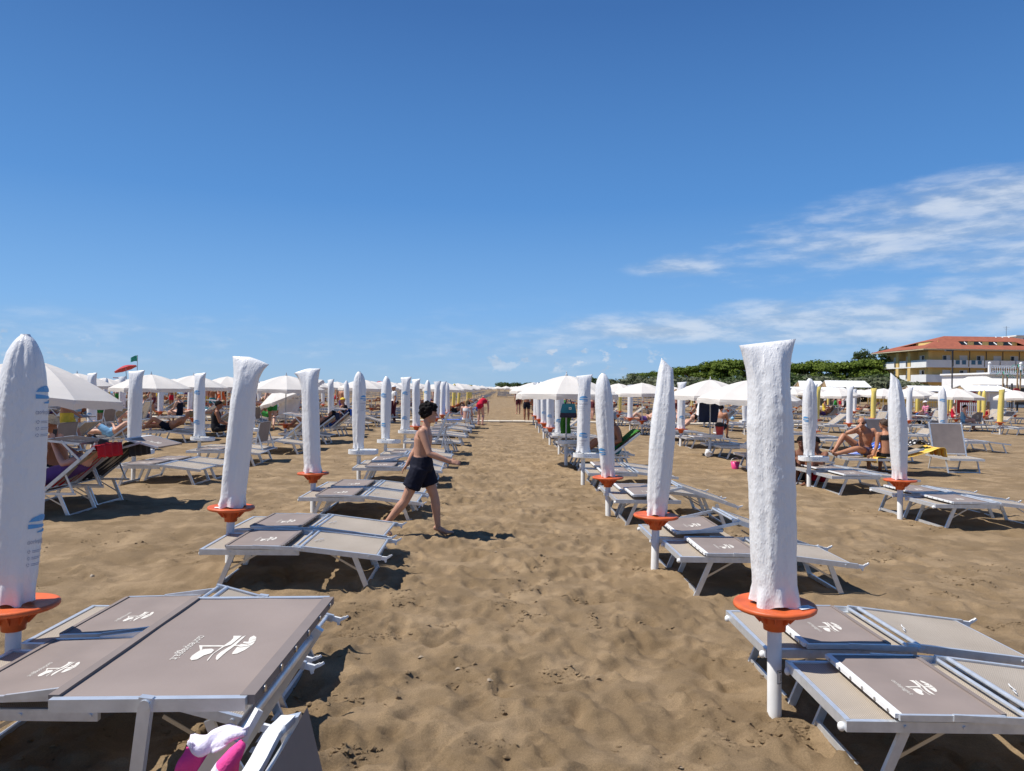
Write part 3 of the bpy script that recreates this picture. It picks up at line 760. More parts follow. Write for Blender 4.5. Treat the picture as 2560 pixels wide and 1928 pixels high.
SPEC = {  # (i, j): (state, bag, table, film)
 (-1, 0): ('c', 'tied', 'disc'), (-1, 1): ('c', 'flop', 'disc'), (-1, 2): ('c', 'flopl', 'disc'), (-1, 3): ('c', 'tied', 'tray'), (-1, 4): ('c', 'tied', 'tray'),
 (-1, 5): ('c', 'flat', 'tray'), (-1, 6): ('c', 'flat', 'disc'), (-1, 7): ('c', 'tied', 'disc'), (-1, 8): ('c', 'flat', 'disc'), (-1, 9): ('c', 'flat', 'disc'), (-1, 10): ('c', 'tied', 'disc'),
 (0, 0): ('c', 'flat', 'disc'), (0, 1): ('c', 'slant', 'disc'), (0, 2): ('c', 'tied', 'disc'), (0, 3): ('c', 'flat', 'tray'), (0, 4): ('o', '', 'tray'), (0, 5): ('c', 'flat', 'tray'),
 (0, 6): ('c', 'flop', 'disc'), (0, 7): ('c', 'flop', 'disc'), (0, 8): ('c', 'tied', 'disc'), (0, 9): ('c', 'flat', 'disc'), (0, 10): ('o', '', 'disc'),
 (1, 2): ('c', 'slant', 'disc'), (1, 3): ('c', 'tied', 'tray'), (1, 4): ('o', '', 'tray'), (1, 5): ('o', '', 'tray'), (1, 6): ('c', 'flat', 'disc'), (1, 7): ('c', 'tied', 'disc'),
 (1, 8): ('o', '', 'disc'), (1, 9): ('c', 'flat', 'disc'), (1, 10): ('o', '', 'disc'),
 (-2, 2): ('o', '', 'tray'), (-2, 3): ('c', 'flat', 'tray'), (-2, 4): ('c', 'flat', 'tray'), (-2, 5): ('c', 'tied', 'tray'), (-2, 6): ('o', '', 'disc'), (-2, 7): ('o', '', 'disc'),
 (-2, 8): ('c', 'flat', 'disc'), (-2, 9): ('c', 'tied', 'disc'), (-3, 4): ('o', '', 'tray'), (-3, 5): ('c', 'flat', 'tray'), (-3, 6): ('o', '', 'disc'), (-3, 7): ('o', '', 'disc'), (-3, 8): ('o', '', 'disc'),
 (-4, 7): ('o', '', 'tray'), (-4, 8): ('c', 'flat', 'disc'), (-4, 9): ('c', 'flat', 'disc'), (2, 6): ('c', 'flat', 'disc'), (3, 6): ('c', 'tied', 'disc'), (3, 7): ('c', 'tied', 'disc'),
 (5, 9): ('c', 'flat', 'disc', 'yellow_film'), (5, 10): ('o', '', 'disc'), (4, 10): ('c', 'flat', 'disc', 'yellow_film'), (3, 9): ('c', 'flat', 'disc', 'yellow_film'), (3, 8): ('c', 'flat', 'disc'), (4, 9): ('c', 'flat', 'disc')}
SKIP = {(2, 3), (2, 4), (2, 5), (3, 4), (3, 5), (4, 6), (4, 7), (5, 7), (5, 8), (1, 0), (1, 1), (-2, 0), (-2, 1), (4, 8)}
mid_closed, far_closed, far_open, mid_open, far_lounge = {}, {}, {}, {}, {}
def in_view(x, y, m=1.6): return y > 1 and -.70*y-m < x < .725*y+m
def frac(a): return a % 1.0
poles = []
for j in range(0, 11):
    for i in range(-13, 8):
        if (i, j) in SKIP: continue
        x, y = polepos(i, j)
        if not in_view(x, y): continue
        if x < -46 or x > 33: continue
        rr = random.Random(i*31+j*7+100)
        sp = SPEC.get((i, j))
        if sp is None:
            po = .62 if i <= -3 else .30
            sp = ('o', '', 'disc' if rr.random() < .8 else 'tray') if rr.random() < po else ('c', rr.choice(['tied', 'flat', 'flat', 'flop', 'slant']), rr.choice(['disc', 'disc', 'tray']), 'yellow_film' if (i >= 2 and rr.random() < .3) else 'white_film')
        poles.append((i, j, x, y, sp))
NEARPRINT = {(-1, 0): ((frac(.055), 1.60, .9, True), (frac(.055), .93, .9, True)), (0, 3): ((frac(-.275), 1.50, 1.0, True), (frac(-.275), .86, 1.0, True)),
             (0, 2): ((frac(-.40), .86, .8, False),), (-1, 4): ((frac(-.12), 1.47, .9, False), (frac(-.12), .83, .9, False)), (0, 1): (), (0, 0): (), (-1, 3): ((frac(-.08), 1.45, .8, True),),
             (1, 3): ((frac(-.42), 1.2, .8, True),), (1, 2): ((frac(.02), 1.35, .7, True),), (-2, 3): ()}
def closed_label(i, j, sp, film):
    c = 'yellow' if film == 'yellow_film' else 'white'
    return 'closed umbrella, %s %s, %s, ' % (c, KNAME[sp[1]], TNAME[sp[2]])
for (i, j, x, y, sp) in poles:
    near = (i in (-1, 0) and j <= 3) or (i == 1 and j <= 3) or (i == -2 and j <= 3)
    film = sp[3] if len(sp) > 3 else 'white_film'; far = y > 27
    rr = random.Random(i*11+j*3); z = gavg(x, y)
    if sp[0] == 'c':
        if near:
            o = make_closed(sp[1], sp[2], film, NEARPRINT.get((i, j), ()), seed=i*17+j*5+40, lod=0, z1={(0, 0): 1.90, (0, 1): 1.95}.get((i, j)), lean={(0, 0): -.040, (-1, 1): .105, (0, 1): .07, (0, 2): -.06, (1, 2): -.07, (-1, 2): -.06, (-1, 0): .02}.get((i, j), 0.0))
            lab = closed_label(i, j, sp, film)+'%s in %s' % (ORD[j], rowname(i)); grp = None
        elif not far:
            k = (sp[1], sp[2], film, rr.randint(0, 1))
            if k not in mid_closed:
                mid_closed[k] = Stamp(make_closed(sp[1], sp[2], film, ((frac(-.25), 1.5, .9, False), (frac(-.25), .86, .9, False)) if k[3] == 0 else (), seed=hash(k[:2]) % 50 if False else len(mid_closed)*7+3, lod=1))
            o = mid_closed[k].place((0, 0, 0)); lab = closed_label(i, j, sp, film)+rowname(i); grp = lab
        else:
            k = (sp[1], sp[2], film)
            if k not in far_closed: far_closed[k] = make_closed_far(sp[1], sp[2], film, len(far_closed)*5+2)
            o = link('closed_umbrella', far_closed[k]); lab = closed_label(i, j, sp, film)+'far in '+rowname(i); grp = lab
    else:
        if not far:
            if sp[2] not in mid_open: mid_open[sp[2]] = Stamp(make_open(sp[2]))
            o = mid_open[sp[2]].place((0, 0, 0)); lab = 'open white parasol over %s, %s' % (TNAME[sp[2]], rowname(i)); grp = lab
        else:
            if sp[2] not in far_open: far_open[sp[2]] = make_open_far(sp[2])
            o = link('open_umbrella', far_open[sp[2]]); lab = 'open white parasol over %s, far in %s' % (TNAME[sp[2]], rowname(i)); grp = lab
    o.location = (x, y, z+(.055 if (i, j) == (0, 0) else 0)); 
    o.rotation_euler = (rr.gauss(0, .010), rr.gauss(0, .010), (rr.uniform(-.35, .35) if sp[0] == 'c' else rr.uniform(0, .78)) if not near else 0)
    if (i, j) == (-2, 7): o.rotation_euler = (0, R(-24), .4)
    if (i, j) == (-2, 2): o.rotation_euler = (0, R(7), .2)
    tag(o, lab, 'umbrella', grp); o['_ij'] = 1
    del o['_ij']
# details on the first landward pole: papers on its disc, number plate on its tube
def pole_details():
    x, y = polepos(0, 0); z = gavg(x, y)+.055; root = [o for o in COL.objects if o.parent is None and o.get('label', '').endswith('first in landward aisle row')][0]
    disc = [c for c in root.children if c.name.startswith('table_disc')][0]; tube = [c for c in root.children if c.name.startswith('socket_tube')][0]
    m = MB(); m.box((.125, -.085, .5345), (.085, .052, .0014), 0, Matrix.Rotation(.35, 3, 'Z'))
    for q in range(3): m.box((.120+.004*q, -.095+.012*q, .5357), (.05, .003, .0006), 1, Matrix.Rotation(.35, 3, 'Z'))
    m.build('paper', ['paper', 'grey_print'], disc)
    m = MB(); m.box((.10, .10, .5342), (.06, .04, .0014), 0, Matrix.Rotation(-.2, 3, 'Z')); m.build('paper', 'blue_print', disc)
    m = MB(); r = .0368; a0 = R(-58)
    on = lambda s, h, l=0.0: Vector(((r+l)*math.cos(a0+s/r), (r+l)*math.sin(a0+s/r), .155+h))
    m.grid(lambda u, v: on(-.02+.07*u, -.035+.07*v), 8, 1, 0)
    for (s0, s1, h0, h1) in ((-.02, .05, .032, .035), (-.02, .05, -.035, -.032), (-.02, -.0185, -.035, .035), (-.012, .03, .022, .027)):
        m.grid(lambda u, v: on(s0+(s1-s0)*u, h0+(h1-h0)*v, .0008), 6, 1, 1)
    add_text(m, '14', lambda s, h: on(-.008+s, -.022+h, .001), height=.034, mi=1)
    m.build('number_plate', ['white_plastic', 'black_print'], tube)
pole_details()
# white card on the discs of the second seaward pole
for (i, j) in ((-1, 1),):
    root = [o for o in COL.objects if o.parent is None and o.get('label', '').endswith('second in seaward aisle row')][0]
    disc = [c for c in root.children if c.name.startswith('table_disc')][0]
    m = MB(); m.box((-.08, -.09, .5345), (.075, .05, .0014), 0, Matrix.Rotation(.2, 3, 'Z')); m.build('paper', 'paper', disc)

# ---- loungers
LST = {}
def lounger_at(key, kw, loc, rz, mode, label, group=None):
    kk = (key, mode)
    if mode == 'far':
        if kk not in LST: LST[kk] = make_lounger_far(**kw)
        o = link('sun_lounger', LST[kk]); o.location = loc; o.rotation_euler = (0, 0, rz)
    else:
        if kk not in LST: LST[kk] = Stamp(make_lounger(**kw) if mode == 'near' else make_lounger_mid(**kw))
        o = LST[kk].place(loc, rz)
    return tag(o, label, 'sun lounger', group)
KW = {'flatR': dict(), 'flatL': dict(bar_at='hinge'), 'peakR': dict(peak=.15), 'peakL': dict(bar_at='hinge', peak=.10), 'recl': dict(back=38, shade=None), 'reclS': dict(back=42, shade=(1.02, .93, -6)),
      'reclF': dict(back=40, shade=(1.72, .86, -14, .70)), 'up': dict(back=68, shade=None), 'shup': dict(shade=(1.30, .62, 80, .62)), 'upS': dict(back=66, shade=(.92, 1.03, 3, .45))}
KLAB = {'flat': 'flat lounger with folded sunshade', 'peak': 'flat lounger with peaked sunshade arms', 'recl': 'reclined lounger without sunshade',
        'reclS': 'reclined lounger with raised sunshade', 'reclF': 'reclined lounger, sunshade swung back', 'up': 'lounger with upright back', 'shup': 'flat lounger, sunshade standing up', 'upS': 'upright sun lounger with sunshade raised over the seat'}
PAIR = {(-1, 0): ('peakL', 'peakL'), (-1, 1): ('flatL', 'flatL'), (-1, 2): ('flatL', 'flatL'), (0, 0): ('flatR', 'flatR'), (0, 1): ('flatR', 'peakR'), (0, 2): ('peakR', 'flatR'), (0, 3): ('flatR', 'flatR'),
        (-2, 2): ('reclS', 'reclF'), (0, 4): ('recl', 'flatR'), (-2, 6): ('flatL', 'recl'), (-2, 7): ('reclS', 'recl'), (-2, 4): ('flatL', 'shup'), (-3, 5): ('recl', 'flatL'), (-2, 5): ('flatL', 'reclS'),
        (1, 2): ('flatR', 'flatR'), (1, 3): ('flatR', 'flatR'), (1, 4): ('flatR', 'up'), (1, 5): ('recl', 'flatR'), (1, 6): ('flatR', 'shup')}
taken = []; n_lounge = 0
for (i, j, x, y, sp) in poles:
    rr = random.Random(i*51+j*17+9)
    for s, dy in ((0, -.40), (1, .43)):
        if (i, j) in PAIR: key = PAIR[(i, j)][s]
        else:
            q = rr.random(); pr = .55 if i <= -2 else .22
            key = ('flatL' if i < 0 else 'flatR') if q > pr else rr.choice(['recl', 'recl', 'reclS', 'shup', 'peakR', 'up'])
        lx = x+(.03 if s == 0 else -.02)+(rr.uniform(-.05, .05) if j > 0 else 0); ly = y+dy; rz = rr.gauss(0, .012 if j < 3 else .03)
        if not in_view(lx+.8, ly, 1.3): continue
        mode = 'near' if y < 11 else 'mid' if y < 23 else 'far'
        z = gavg(lx+.75, ly, .5)
        kb = key[:4] if key[:4] in ('flat', 'peak') else key
        where = '%s in %s' % (ORD[j], rowname(i)) if y < 17 else rowname(i)
        lab = '%s, %s' % (KLAB[kb], where)
        if y < 17: lab += ', boardwalk side' if s else ', inner side'
        lounger_at(key, KW[key], (lx, ly, z), rz, mode, lab, 'sun loungers in pairs along the rows' if y < 17 else lab); n_lounge += 1
# the two loungers right in front: one with its shade raised over the seat, one with an upright back
LF = lounger_at('heroS', dict(back=58, shade=(1.050, 1.045, 1.0, .38), bar_at='hinge', clips=False, shade_half=.195), (-1.75, 1.83, gavg(-.8, 1.83)), 0.0, 'near', 'upright sun lounger with big taupe sunshade raised level in front of the seaward row')
LN = lounger_at('heroN', dict(back=76, shade=None, back_mat='taupe_fabric', clips=False), (.59, 1.065, gavg(-.2, 1.1)), math.pi, 'near', 'sun lounger with upright taupe back and white padded edge near the pink towel')
def padded_edge():                                        # padded white edge along the top of its back
    a = R(76); d = Vector((math.cos(a), 0, math.sin(a))); h0 = Vector((.80, 0, .31)); top = h0+d*.782
    m = MB(); pts = [top+Vector((.0, -.335+.67*t, .006*math.sin(t*9)-.004*math.cos(t*23))) for t in [k/20 for k in range(21)]]
    for p0, p1 in zip(pts, pts[1:]): m.bar(p0, p1, .027, .014, 0, (0, 0, 1))
    m.build('padded_edge', 'white_plastic', LN)
    nr = Vector((-d.z, 0, d.x)); m = MB(); m.grid(lambda u, v: h0+d*(.02+.762*u)+nr*(.030+.004*math.sin(5*v))+Vector((0, (HW+.028)*(2*v-1), 0)), 8, 8); m.build('back_cover', 'taupe_bar', LN)
    for k in (.12, .45, .8, .93):
        p = top+Vector((-.012, -.335+.67*k, .012)); b = MB(); b.ball(p, (.008, .010, .008), 8, 6); b.build('rivet', 'white_plastic', LN)
padded_edge()

# ---- beyond the boardwalk: the next beach section
FARP = []
for j in range(0, 17):
    for i in range(-13, 8):
        x = PX0+PDX*i+rnd.uniform(-.1, .1)+(.9 if i >= 0 else -.6); y = 39.5+3.1*j+rnd.uniform(-.1, .1)
        if in_view(x, y, .5) and -47 < x < 31: FARP.append((y, i, j, x))
FARP.sort(); nl = 0; FAR_STUFF = MB(); fl_stuff = []
far_kinds_l = [('flatR', .5), ('recl', .25), ('reclS', .1), ('shup', .15)]
for (y, i, j, x) in FARP:
    rr = random.Random(int(y*100)+i); o_p = .80 if i <= -2 else .6 if i >= 0 else .35
    if i == 0: o_p = .9
    if rr.random() < o_p:
        t = 'disc'
        if t not in far_open: far_open[t] = make_open_far(t)
        if j < 11:
            o = link('open_umbrella', far_open[t]); lab = 'open white parasol beyond boardwalk, %s' % rowname(i); tag(o, lab, 'umbrella', lab)
            o.location = (x, y, 0); o.rotation_euler = (rr.gauss(0, .03), rr.gauss(0, .04), rr.uniform(0, .78))
    elif j < 12:
        film = 'yellow_film' if rr.random() < (.7 if i >= -1 else .25) else 'white_film'; k = (rr.choice(['flat', 'tied']), 'disc', film)
        if k not in far_closed: far_closed[k] = make_closed_far(k[0], k[1], film, len(far_closed)*5+2)
        o = link('closed_umbrella', far_closed[k]); lab = 'closed umbrella, %s %s, beyond boardwalk, %s' % (film.split('_')[0], KNAME[k[0]], rowname(i)); tag(o, lab, 'umbrella', lab)
        o.location = (x, y, 0); o.rotation_euler = (rr.gauss(0, .015), rr.gauss(0, .015), rr.uniform(-.4, .4))
    for dy in (-.42, .42):
        if j > 5: continue
        q = rr.random(); key = 'flatR' if q < .5 else 'recl' if q < .78 else 'reclS' if q < .88 else 'shup'
        if n_lounge+nl < 285:
            lab = '%s, beyond boardwalk, %s' % (KLAB[key[:4] if key[:4] == 'flat' else key], rowname(i))
            lounger_at(key, KW[key], (x, y+dy, 0), rr.gauss(0, .05), 'far', lab, lab); nl += 1
        else: fl_stuff.append((x, y+dy, rr.gauss(0, .05)))
mb = MB(); fr_ = random.Random(12)                       # the far rest of the parasols, one pale mass down to the vanishing point
for j in range(60):
    for i in range(-13, 8):
        x = PX0+PDX*i+(1.2 if i >= 0 else -1.0)+fr_.uniform(-.3, .3); y = 76+3.3*j+fr_.uniform(-.3, .3)
        if j > 14 and i in (-1, 0): x = x*(.25 if fr_.random() < .5 else 1.0)
        if -52 < x < 30 and in_view(x, y, .5) and fr_.random() < .62:
            z = 1.95+fr_.uniform(-.1, .1); n = 8; mb.add([(x+1.12*math.cos(k*.785+i), y+1.12*math.sin(k*.785+i), z-.4) for k in range(n)]+[(x, y, z)]+[(x+1.13*math.cos(k*.785+i), y+1.13*math.sin(k*.785+i), z-.52) for k in range(n)], [(k, (k+1) % n, n) for k in range(n)]+[(k, n+1+k, n+1+(k+1) % n, (k+1) % n) for k in range(n)]); mb.tube([(x, y, 0), (x, y, z)], .03, 4); mb.box((x+.75, y+.4, .3), (1.5, .66, .08))
tag(mb.build('far_parasols', 'canopy_fabric'), 'distant mass of white parasols running to the end of the beach', 'umbrellas', kind='stuff')
if fl_stuff:      # the far rest of the loungers, reading as one mass
    mb = MB()
    for x, y, a in fl_stuff:
        M = Matrix.Translation((x, y, 0)) @ Matrix.Rotation(a, 4, 'Z'); m = MB()
        m.box((.75, 0, .29), (1.5, .68, .05)); m.box((.2, 0, .14), (.05, .6, .3)); m.box((1.3, 0, .14), (.05, .6, .3)); m.box((.45, 0, .34), (.45, .68, .03))
        mb.merge(m, M)
    tag(mb.build('far_sun_loungers', 'beige_mesh'), 'distant mass of flat sun loungers beyond the boardwalk', 'sun loungers', kind='stuff')
# ------------------------------------------------------------------ behind the beach: hotel, huts, restaurant, playground
mat('yellow_wall', (.70, .49, .19), .9, var=.06, vscale=.6); mat('parapet_white', (.78, .77, .74), .8, var=.05, vscale=.8); mat('shutter_grey', (.68, .68, .67), .7, var=.05)
mat('roof_tile', (.30, .088, .047), .85, var=.18, vscale=1.2, bump=.6, bscale=4); mat('window_dark', (.03, .035, .045), .15, var=0); mat('soffit', (.62, .52, .36), .9, var=.04)
mat('downpipe', (.10, .07, .055), .6, var=0); mat('hut_white', (.80, .80, .79), .7, var=.04, vscale=1.5); mat('timber', (.36, .25, .14), .8, var=.15, vscale=3); mat('red_paint', (.45, .03, .03), .5, var=.08)
mat('yellow_paint', (.70, .42, .05), .5, var=.08); mat('green_plastic', (.03, .30, .20), .45, var=.08); mat('awning', (.78, .76, .71), .85, var=.04, transl=.2); mat('dark_metal', (.06, .06, .065), .5, var=0)
mat('roof_white', (.82, .82, .80), .7, var=.05, vscale=2); mat('balcony_print', (.06, .16, .24), .6, var=0)
def hotel():
    X0, Y0, X1, Y1 = 85.7, 147.0, 118.0, 165.0; root = empty('hotel', (X0, Y0, 0)); tag(root, 'yellow hotel with white balconies and hipped red tile roof', 'hotel')
    def bx(name, x0, x1, y0, y1, z0, z1, m, par=root):
        b = MB(); b.box(((x0+x1)/2-X0, (y0+y1)/2-Y0, (z0+z1)/2), (x1-x0, y1-y0, z1-z0)); return b.build(name, m, par)
    w = bx('wall', X0+1.5, X1, Y0+1.5, Y1, 0, 10.5, 'yellow_wall')
    for z in (4.25, 7.25): bx('balcony_slab', X0, X1, Y0, Y1-.5, z-.2, z, 'parapet_white')
    for z in (4.25, 7.25):                               # parapets, front (facing the sea road) and seaward side
        k = 0; x = X0
        while x < X1-1:
            x2 = min(x+(3.2 if k else 5.5), X1); p = bx('parapet', x+(.0 if k == 0 else .12), x2-.12, Y0, Y0+.15, z, z+1.32, 'parapet_white')
            if z > 5 and k in (1, 2):
                for q in range(2): bx('towel', x+.5+1.3*q, x+1.3+1.3*q, Y0-.06, Y0-.01, z+.45, z+1.28, 'balcony_print', p)
            x = x2; k += 1
        for (a, b_) in ((Y0, Y0+5.6), (Y0+7.4, Y0+10), (Y0+12, Y0+17.2)): bx('parapet', X0-.002, X0+.15, a+.16, b_, z, z+1.32, 'parapet_white')
    for lev, (z0, z1) in enumerate(((1.0, 3.2), (4.3, 6.6), (7.3, 9.6))):
        for k in range(8):
            x = X0+4.2+3.5*k
            if x+1.6 > X1: break
            f = bx('window', x, x+1.6, Y0+1.44, Y0+1.52, z0, z1, 'shutter_grey')
            if k % 2 == lev % 2: bx('pane', x+.1, x+.75, Y0+1.40, Y0+1.435, z0+1.2, z1-.1, 'window_dark', f)
        for k in range(3):
            y = Y0+3.2+5.0*k; f = bx('window', X0+1.44, X0+1.52, y, y+1.7, z0, z1, 'shutter_grey'); bx('pane', X0+1.40, X0+1.435, y+.1, y+.8, z0+1, z1-.1, 'window_dark', f)
    for k, y in enumerate((Y0+6.4, Y0+11.0)): bx('column', X0+.02, X0+1.49, y-.55, y+.55, 0, 10.5, 'yellow_wall')
    bx('column', X0+1.0, X0+1.8, Y0+1.0, Y0+1.8, 0, 10.5, 'yellow_wall')
    for k in range(8):
        x = X0+5.6+3.4*k
        if x < X1-1: bx('downpipe', x, x+.14, Y0+.3, Y0+.44, 0, 10.4, 'downpipe')
    # hipped roof with recessed dormer strips
    e = 1.5; ex0, ey0, ex1, ey1 = X0-e, Y0-e, X1+e, Y1+e; ze, zr = 10.75, 14.1; hh = (ey1-ey0)/2; rise = (zr-ze)
    b = MB(); L = lambda x, y, z: (x-X0, y-Y0, z)
    fs = lambda x, t: L(x, ey0+hh*t, ze+rise*t)          # front slope point
    ta, tb = .30, .60; xa, xb = X0+8.2, X0+21.5
    fxl = lambda t: ex0+hh*t; fxr = lambda t: ex1-hh*t
    quad = lambda p: b.add(p, [(0, 1, 2, 3)], 0)
    quad([fs(fxl(0), 0), fs(fxr(0), 0), fs(fxr(ta), ta), fs(fxl(ta), ta)])
    quad([fs(fxl(ta), ta), fs(xa, ta), fs(xa+1.2, tb), fs(fxl(tb), tb)]); quad([fs(xb, ta), fs(fxr(ta), ta), fs(fxr(tb), tb), fs(xb, tb)])
    quad([fs(fxl(tb), tb), fs(fxr(tb), tb), fs(fxr(1), 1), fs(fxl(1), 1)])
    ss = lambda y, t: L(ex0+hh*t, y, ze+rise*t); yl = lambda t: ey0+hh*t; yh = lambda t: ey1-hh*t; ya, yb = Y0+3.6, Y0+13
    quad([ss(yh(0), 0), ss(yl(0), 0), ss(yl(ta), ta), ss(yh(ta), ta)])
    quad([ss(ya+1.6, tb), ss(ya, ta), ss(yl(ta), ta), ss(yl(tb), tb)]); quad([ss(yh(tb), tb), ss(yh(ta), ta), ss(yb, ta), ss(yb-1.6, tb)])
    b.add([ss(yh(tb), tb), ss(yl(tb), tb), ss(yl(1), 1)], [(0, 1, 2)], 0)
    b.add([L(ex0, ey1, ze), L(ex1, ey1, ze), fs(fxr(1), 1), fs(fxl(1), 1)], [(3, 2, 1, 0)], 0); b.add([L(ex1, ey0, ze), L(ex1, ey1, ze), fs(fxr(1), 1)], [(0, 1, 2)], 0)
    r = b.build('roof', 'roof_tile', root)
    b = MB(); b.box(((ex0+ex1)/2-X0, (ey0+ey1)/2-Y0, ze-.12), (ex1-ex0-.1, ey1-ey0-.1, .2)); b.build('soffit', 'soffit', root)
    b = MB(); b.box(((xa+xb)/2-X0, hh*.61-e+.1, ze+rise*.6-.85), (xb-xa+1, .2, 1.6)); b.build('dormer_wall', 'yellow_wall', r)
    for k in range(4):
        b = MB(); b.box((xa+2.4+3.1*k-X0, hh*.61-e-.04, ze+rise*.47), (1.7, .06, .7)); b.build('dormer_window', 'window_dark', r)
        b = MB(); b.bar((xa+1.1+3.1*k-X0, hh*.30-e, ze+rise*.34), (xa+2.0+3.1*k-X0, hh*.52-e, ze+rise*.53), .12, .12); b.build('dormer_strut', 'parapet_white', r)
    b = MB(); b.box((hh*.61-e+.1, (ya+yb)/2-Y0, ze+rise*.6-.85), (.2, yb-ya-1.2, 1.6)); b.build('dormer_wall', 'yellow_wall', r)
    b = MB(); b.tube([(22.5, 9, 13.5), (22.5, 9, 16.4)], .04, 6); b.bar((21.8, 9, 16.2), (23.2, 9, 16.2), .03, .03); b.bar((22, 9, 15.8), (23, 9, 15.8), .03, .03); b.build('antenna', 'dark_metal', r)
    for q in range(3): b = MB(); b.lathe([(.18, 13.6), (.18, 14.0), (.05, 14.1)], 10, (20+1.4*q, 8.6, 0)); b.build('vent', 'parapet_white', r)
hotel()
def white_tower():
    root = empty('white_building', (127.5, 180, 0)); tag(root, 'tall white flat-roofed building rising behind the yellow hotel', 'building')
    b = MB(); b.box((9, 7, 8.1), (18, 14, 16.2)); b.build('wall', 'parapet_white', root)
    b = MB(); b.box((9, 7, 16.35), (18.8, 14.8, .3)); b.build('roof_slab', 'parapet_white', root)
    for z in (3, 6, 9, 12, 15):
        for k in range(4):
            b = MB(); b.box((2.5+4.2*k, -.03, z), (1.6, .08, 1.5)); b.build('window', 'window_dark', root)
white_tower()
def restaurant():
    Y = 97.0; c = P(2466, 1030, Y); root = empty('restaurant', (c.x, Y, 0)); tag(root, 'white beach restaurant with balustraded roof terrace and pale awning', 'restaurant')
    b = MB(); b.box((11, 5, 2.2), (22, 10, 4.4)); b.build('wall', 'hut_white', root)
    b = MB(); b.box((11, 4.5, 4.5), (22.6, 11, .22)); b.build('terrace_slab', 'hut_white', root)
    tr = MB(); tr.bar((-.2, -.7, 5.5), (22, -.7, 5.5), .18, .14); t = tr.build('balustrade', 'hut_white', root)
    bm = MB(); bm.lathe([(.06, 4.62), (.10, 4.75), (.045, 5.05), (.09, 5.35), (.06, 5.42)], 6); bme = bm.mesh('baluster', 'hut_white')
    for k in range(40):
        o = link('baluster', bme, t); o.location = (.35+.30*k, -.7, 0)
    for k in range(6): q = MB(); q.box((4.2*k-.1, -.7, 5.1), (.28, .28, 1.1)); q.ball((4.2*k-.1, -.7, 5.85), .2, 8, 6); q.build('terrace_post', 'hut_white', t)
    a = MB(); a.add([(-3.2, -3.6, 2.95), (14, -3.6, 2.95), (14, -.2, 4.1), (-.6, -.2, 4.1), (-3.2, -3.6, 2.72), (14, -3.6, 2.72)], [(0, 1, 2, 3), (4, 5, 1, 0)], 0); a.add([(-3.2, -3.6, 2.95), (-.6, -.2, 4.1), (-.6, 3, 4.1), (-3.2, 3, 2.95)], [(0, 1, 2, 3)], 0); a.build('awning', 'awning', root)
    for k in range(5): q = MB(); q.tube([(-2.8+3.6*k, -3.3, 0), (-2.8+3.6*k, -3.3, 2.9)], .06, 6); q.build('awning_post', 'dark_metal', root)
    for k in range(5): q = MB(); q.box((1.5+3.5*k, -.04, 1.5), (2.4, .1, 2.2)); q.build('window', 'window_dark', root)
restaurant()
def hut(px0, px1, Y, ridge_py, eave_py, label, style):
    a, bb = P(px0, ridge_py, Y), P(px1, ridge_py, Y); zr = a.z; ze = P(px0, eave_py, Y).z; w = bb.x-a.x; dp = 2.2
    root = empty('beach_hut', (a.x, Y, 0)); tag(root, label, 'hut', 'beach huts along the boardwalk')
    m = MB(); o = .35
    m.add([(-o, -o, ze), (w+o, -o, ze), (w, dp/2, zr), (0, dp/2, zr), (-o, dp+o, ze), (w+o, dp+o, ze)], [(0, 1, 2, 3), (3, 2, 5, 4)], 0)
    m.add([(-o, -o, ze-.07), (w+o, -o, ze-.07), (w, dp/2, zr-.07), (0, dp/2, zr-.07), (-o, dp+o, ze-.07), (w+o, dp+o, ze-.07)], [(3, 2, 1, 0), (4, 5, 2, 3)], 0)
    m.add([(-o, -o, ze-.07), (w+o, -o, ze-.07), (w+o, -o, ze), (-o, -o, ze)], [(0, 1, 2, 3)], 0); rf = m.build('roof', 'roof_white', root)
    for k in range(int(w/.8)+1): q = MB(); q.bar((.8*k, -o, ze+.015), (.8*k, dp/2, zr+.015), .04, .03); q.build('roof_seam', 'roof_white', rf)
    g = MB(); g.add([(-.02, 0, ze), (-.02, dp, ze), (-.02, dp/2, zr-.1)], [(0, 2, 1)], 0); g.add([(.06, 0, ze), (.06, dp, ze), (.06, dp/2, zr-.1)], [(0, 1, 2)], 0); g.build('gable', 'timber', root)
    if style == 'cabin':
        cw = w*.46; q = MB(); q.box((w-cw/2, dp/2, (ze-.1)/2), (cw, dp-.3, ze-.1)); wl = q.build('wall', 'hut_white', root)
        for k in range(4): q = MB(); q.box((w-cw/2, .13, .25+.45*k), (cw*.8, .05, .42)); q.build('shutter_panel', 'shutter_grey', wl)
        q = MB(); q.box((w*.3, dp-.3, 1.0), (w*.55, .08, 2.0)); q.build('back_wall', 'red_paint', root)
        for k in range(5): q = MB(); q.box((w*.05+k*w*.11, -.1, .55), (w*.06, .05, 1.1)); q.build('slat', 'red_paint' if k % 2 else 'timber', root)
    else:
        for k in range(4): q = MB(); q.box((.08+(w-.16)*k/3, -.15, ze/2), (.09, .09, ze)); q.build('post', 'hut_white', root)
        q = MB(); q.box((w*.55, dp-.2, 1.05), (w*.8, .1, 2.0)); q.build('back_wall', 'shutter_grey' if style == 'sign' else 'timber', root)
        if style == 'sign':
            s = MB(); s.box((w*.14, -.22, 1.55), (.7, .05, .7)); sg = s.build('sign_board', 'hut_white', root)
            for q_ in range(2): s = MB(); s.box((w*.14-.17+.34*q_, -.255, 1.6), (.28, .01, .3)); s.build('sign_print', 'blue_print' if q_ == 0 else 'red_paint', sg)
hut(2421, 2520, 61, 963, 977, 'white cabin hut with roller shutter and red slatted front', 'cabin')
hut(2283, 2384, 73, 964, 977, 'open hut with white roof, timber gable and small sign board', 'sign')
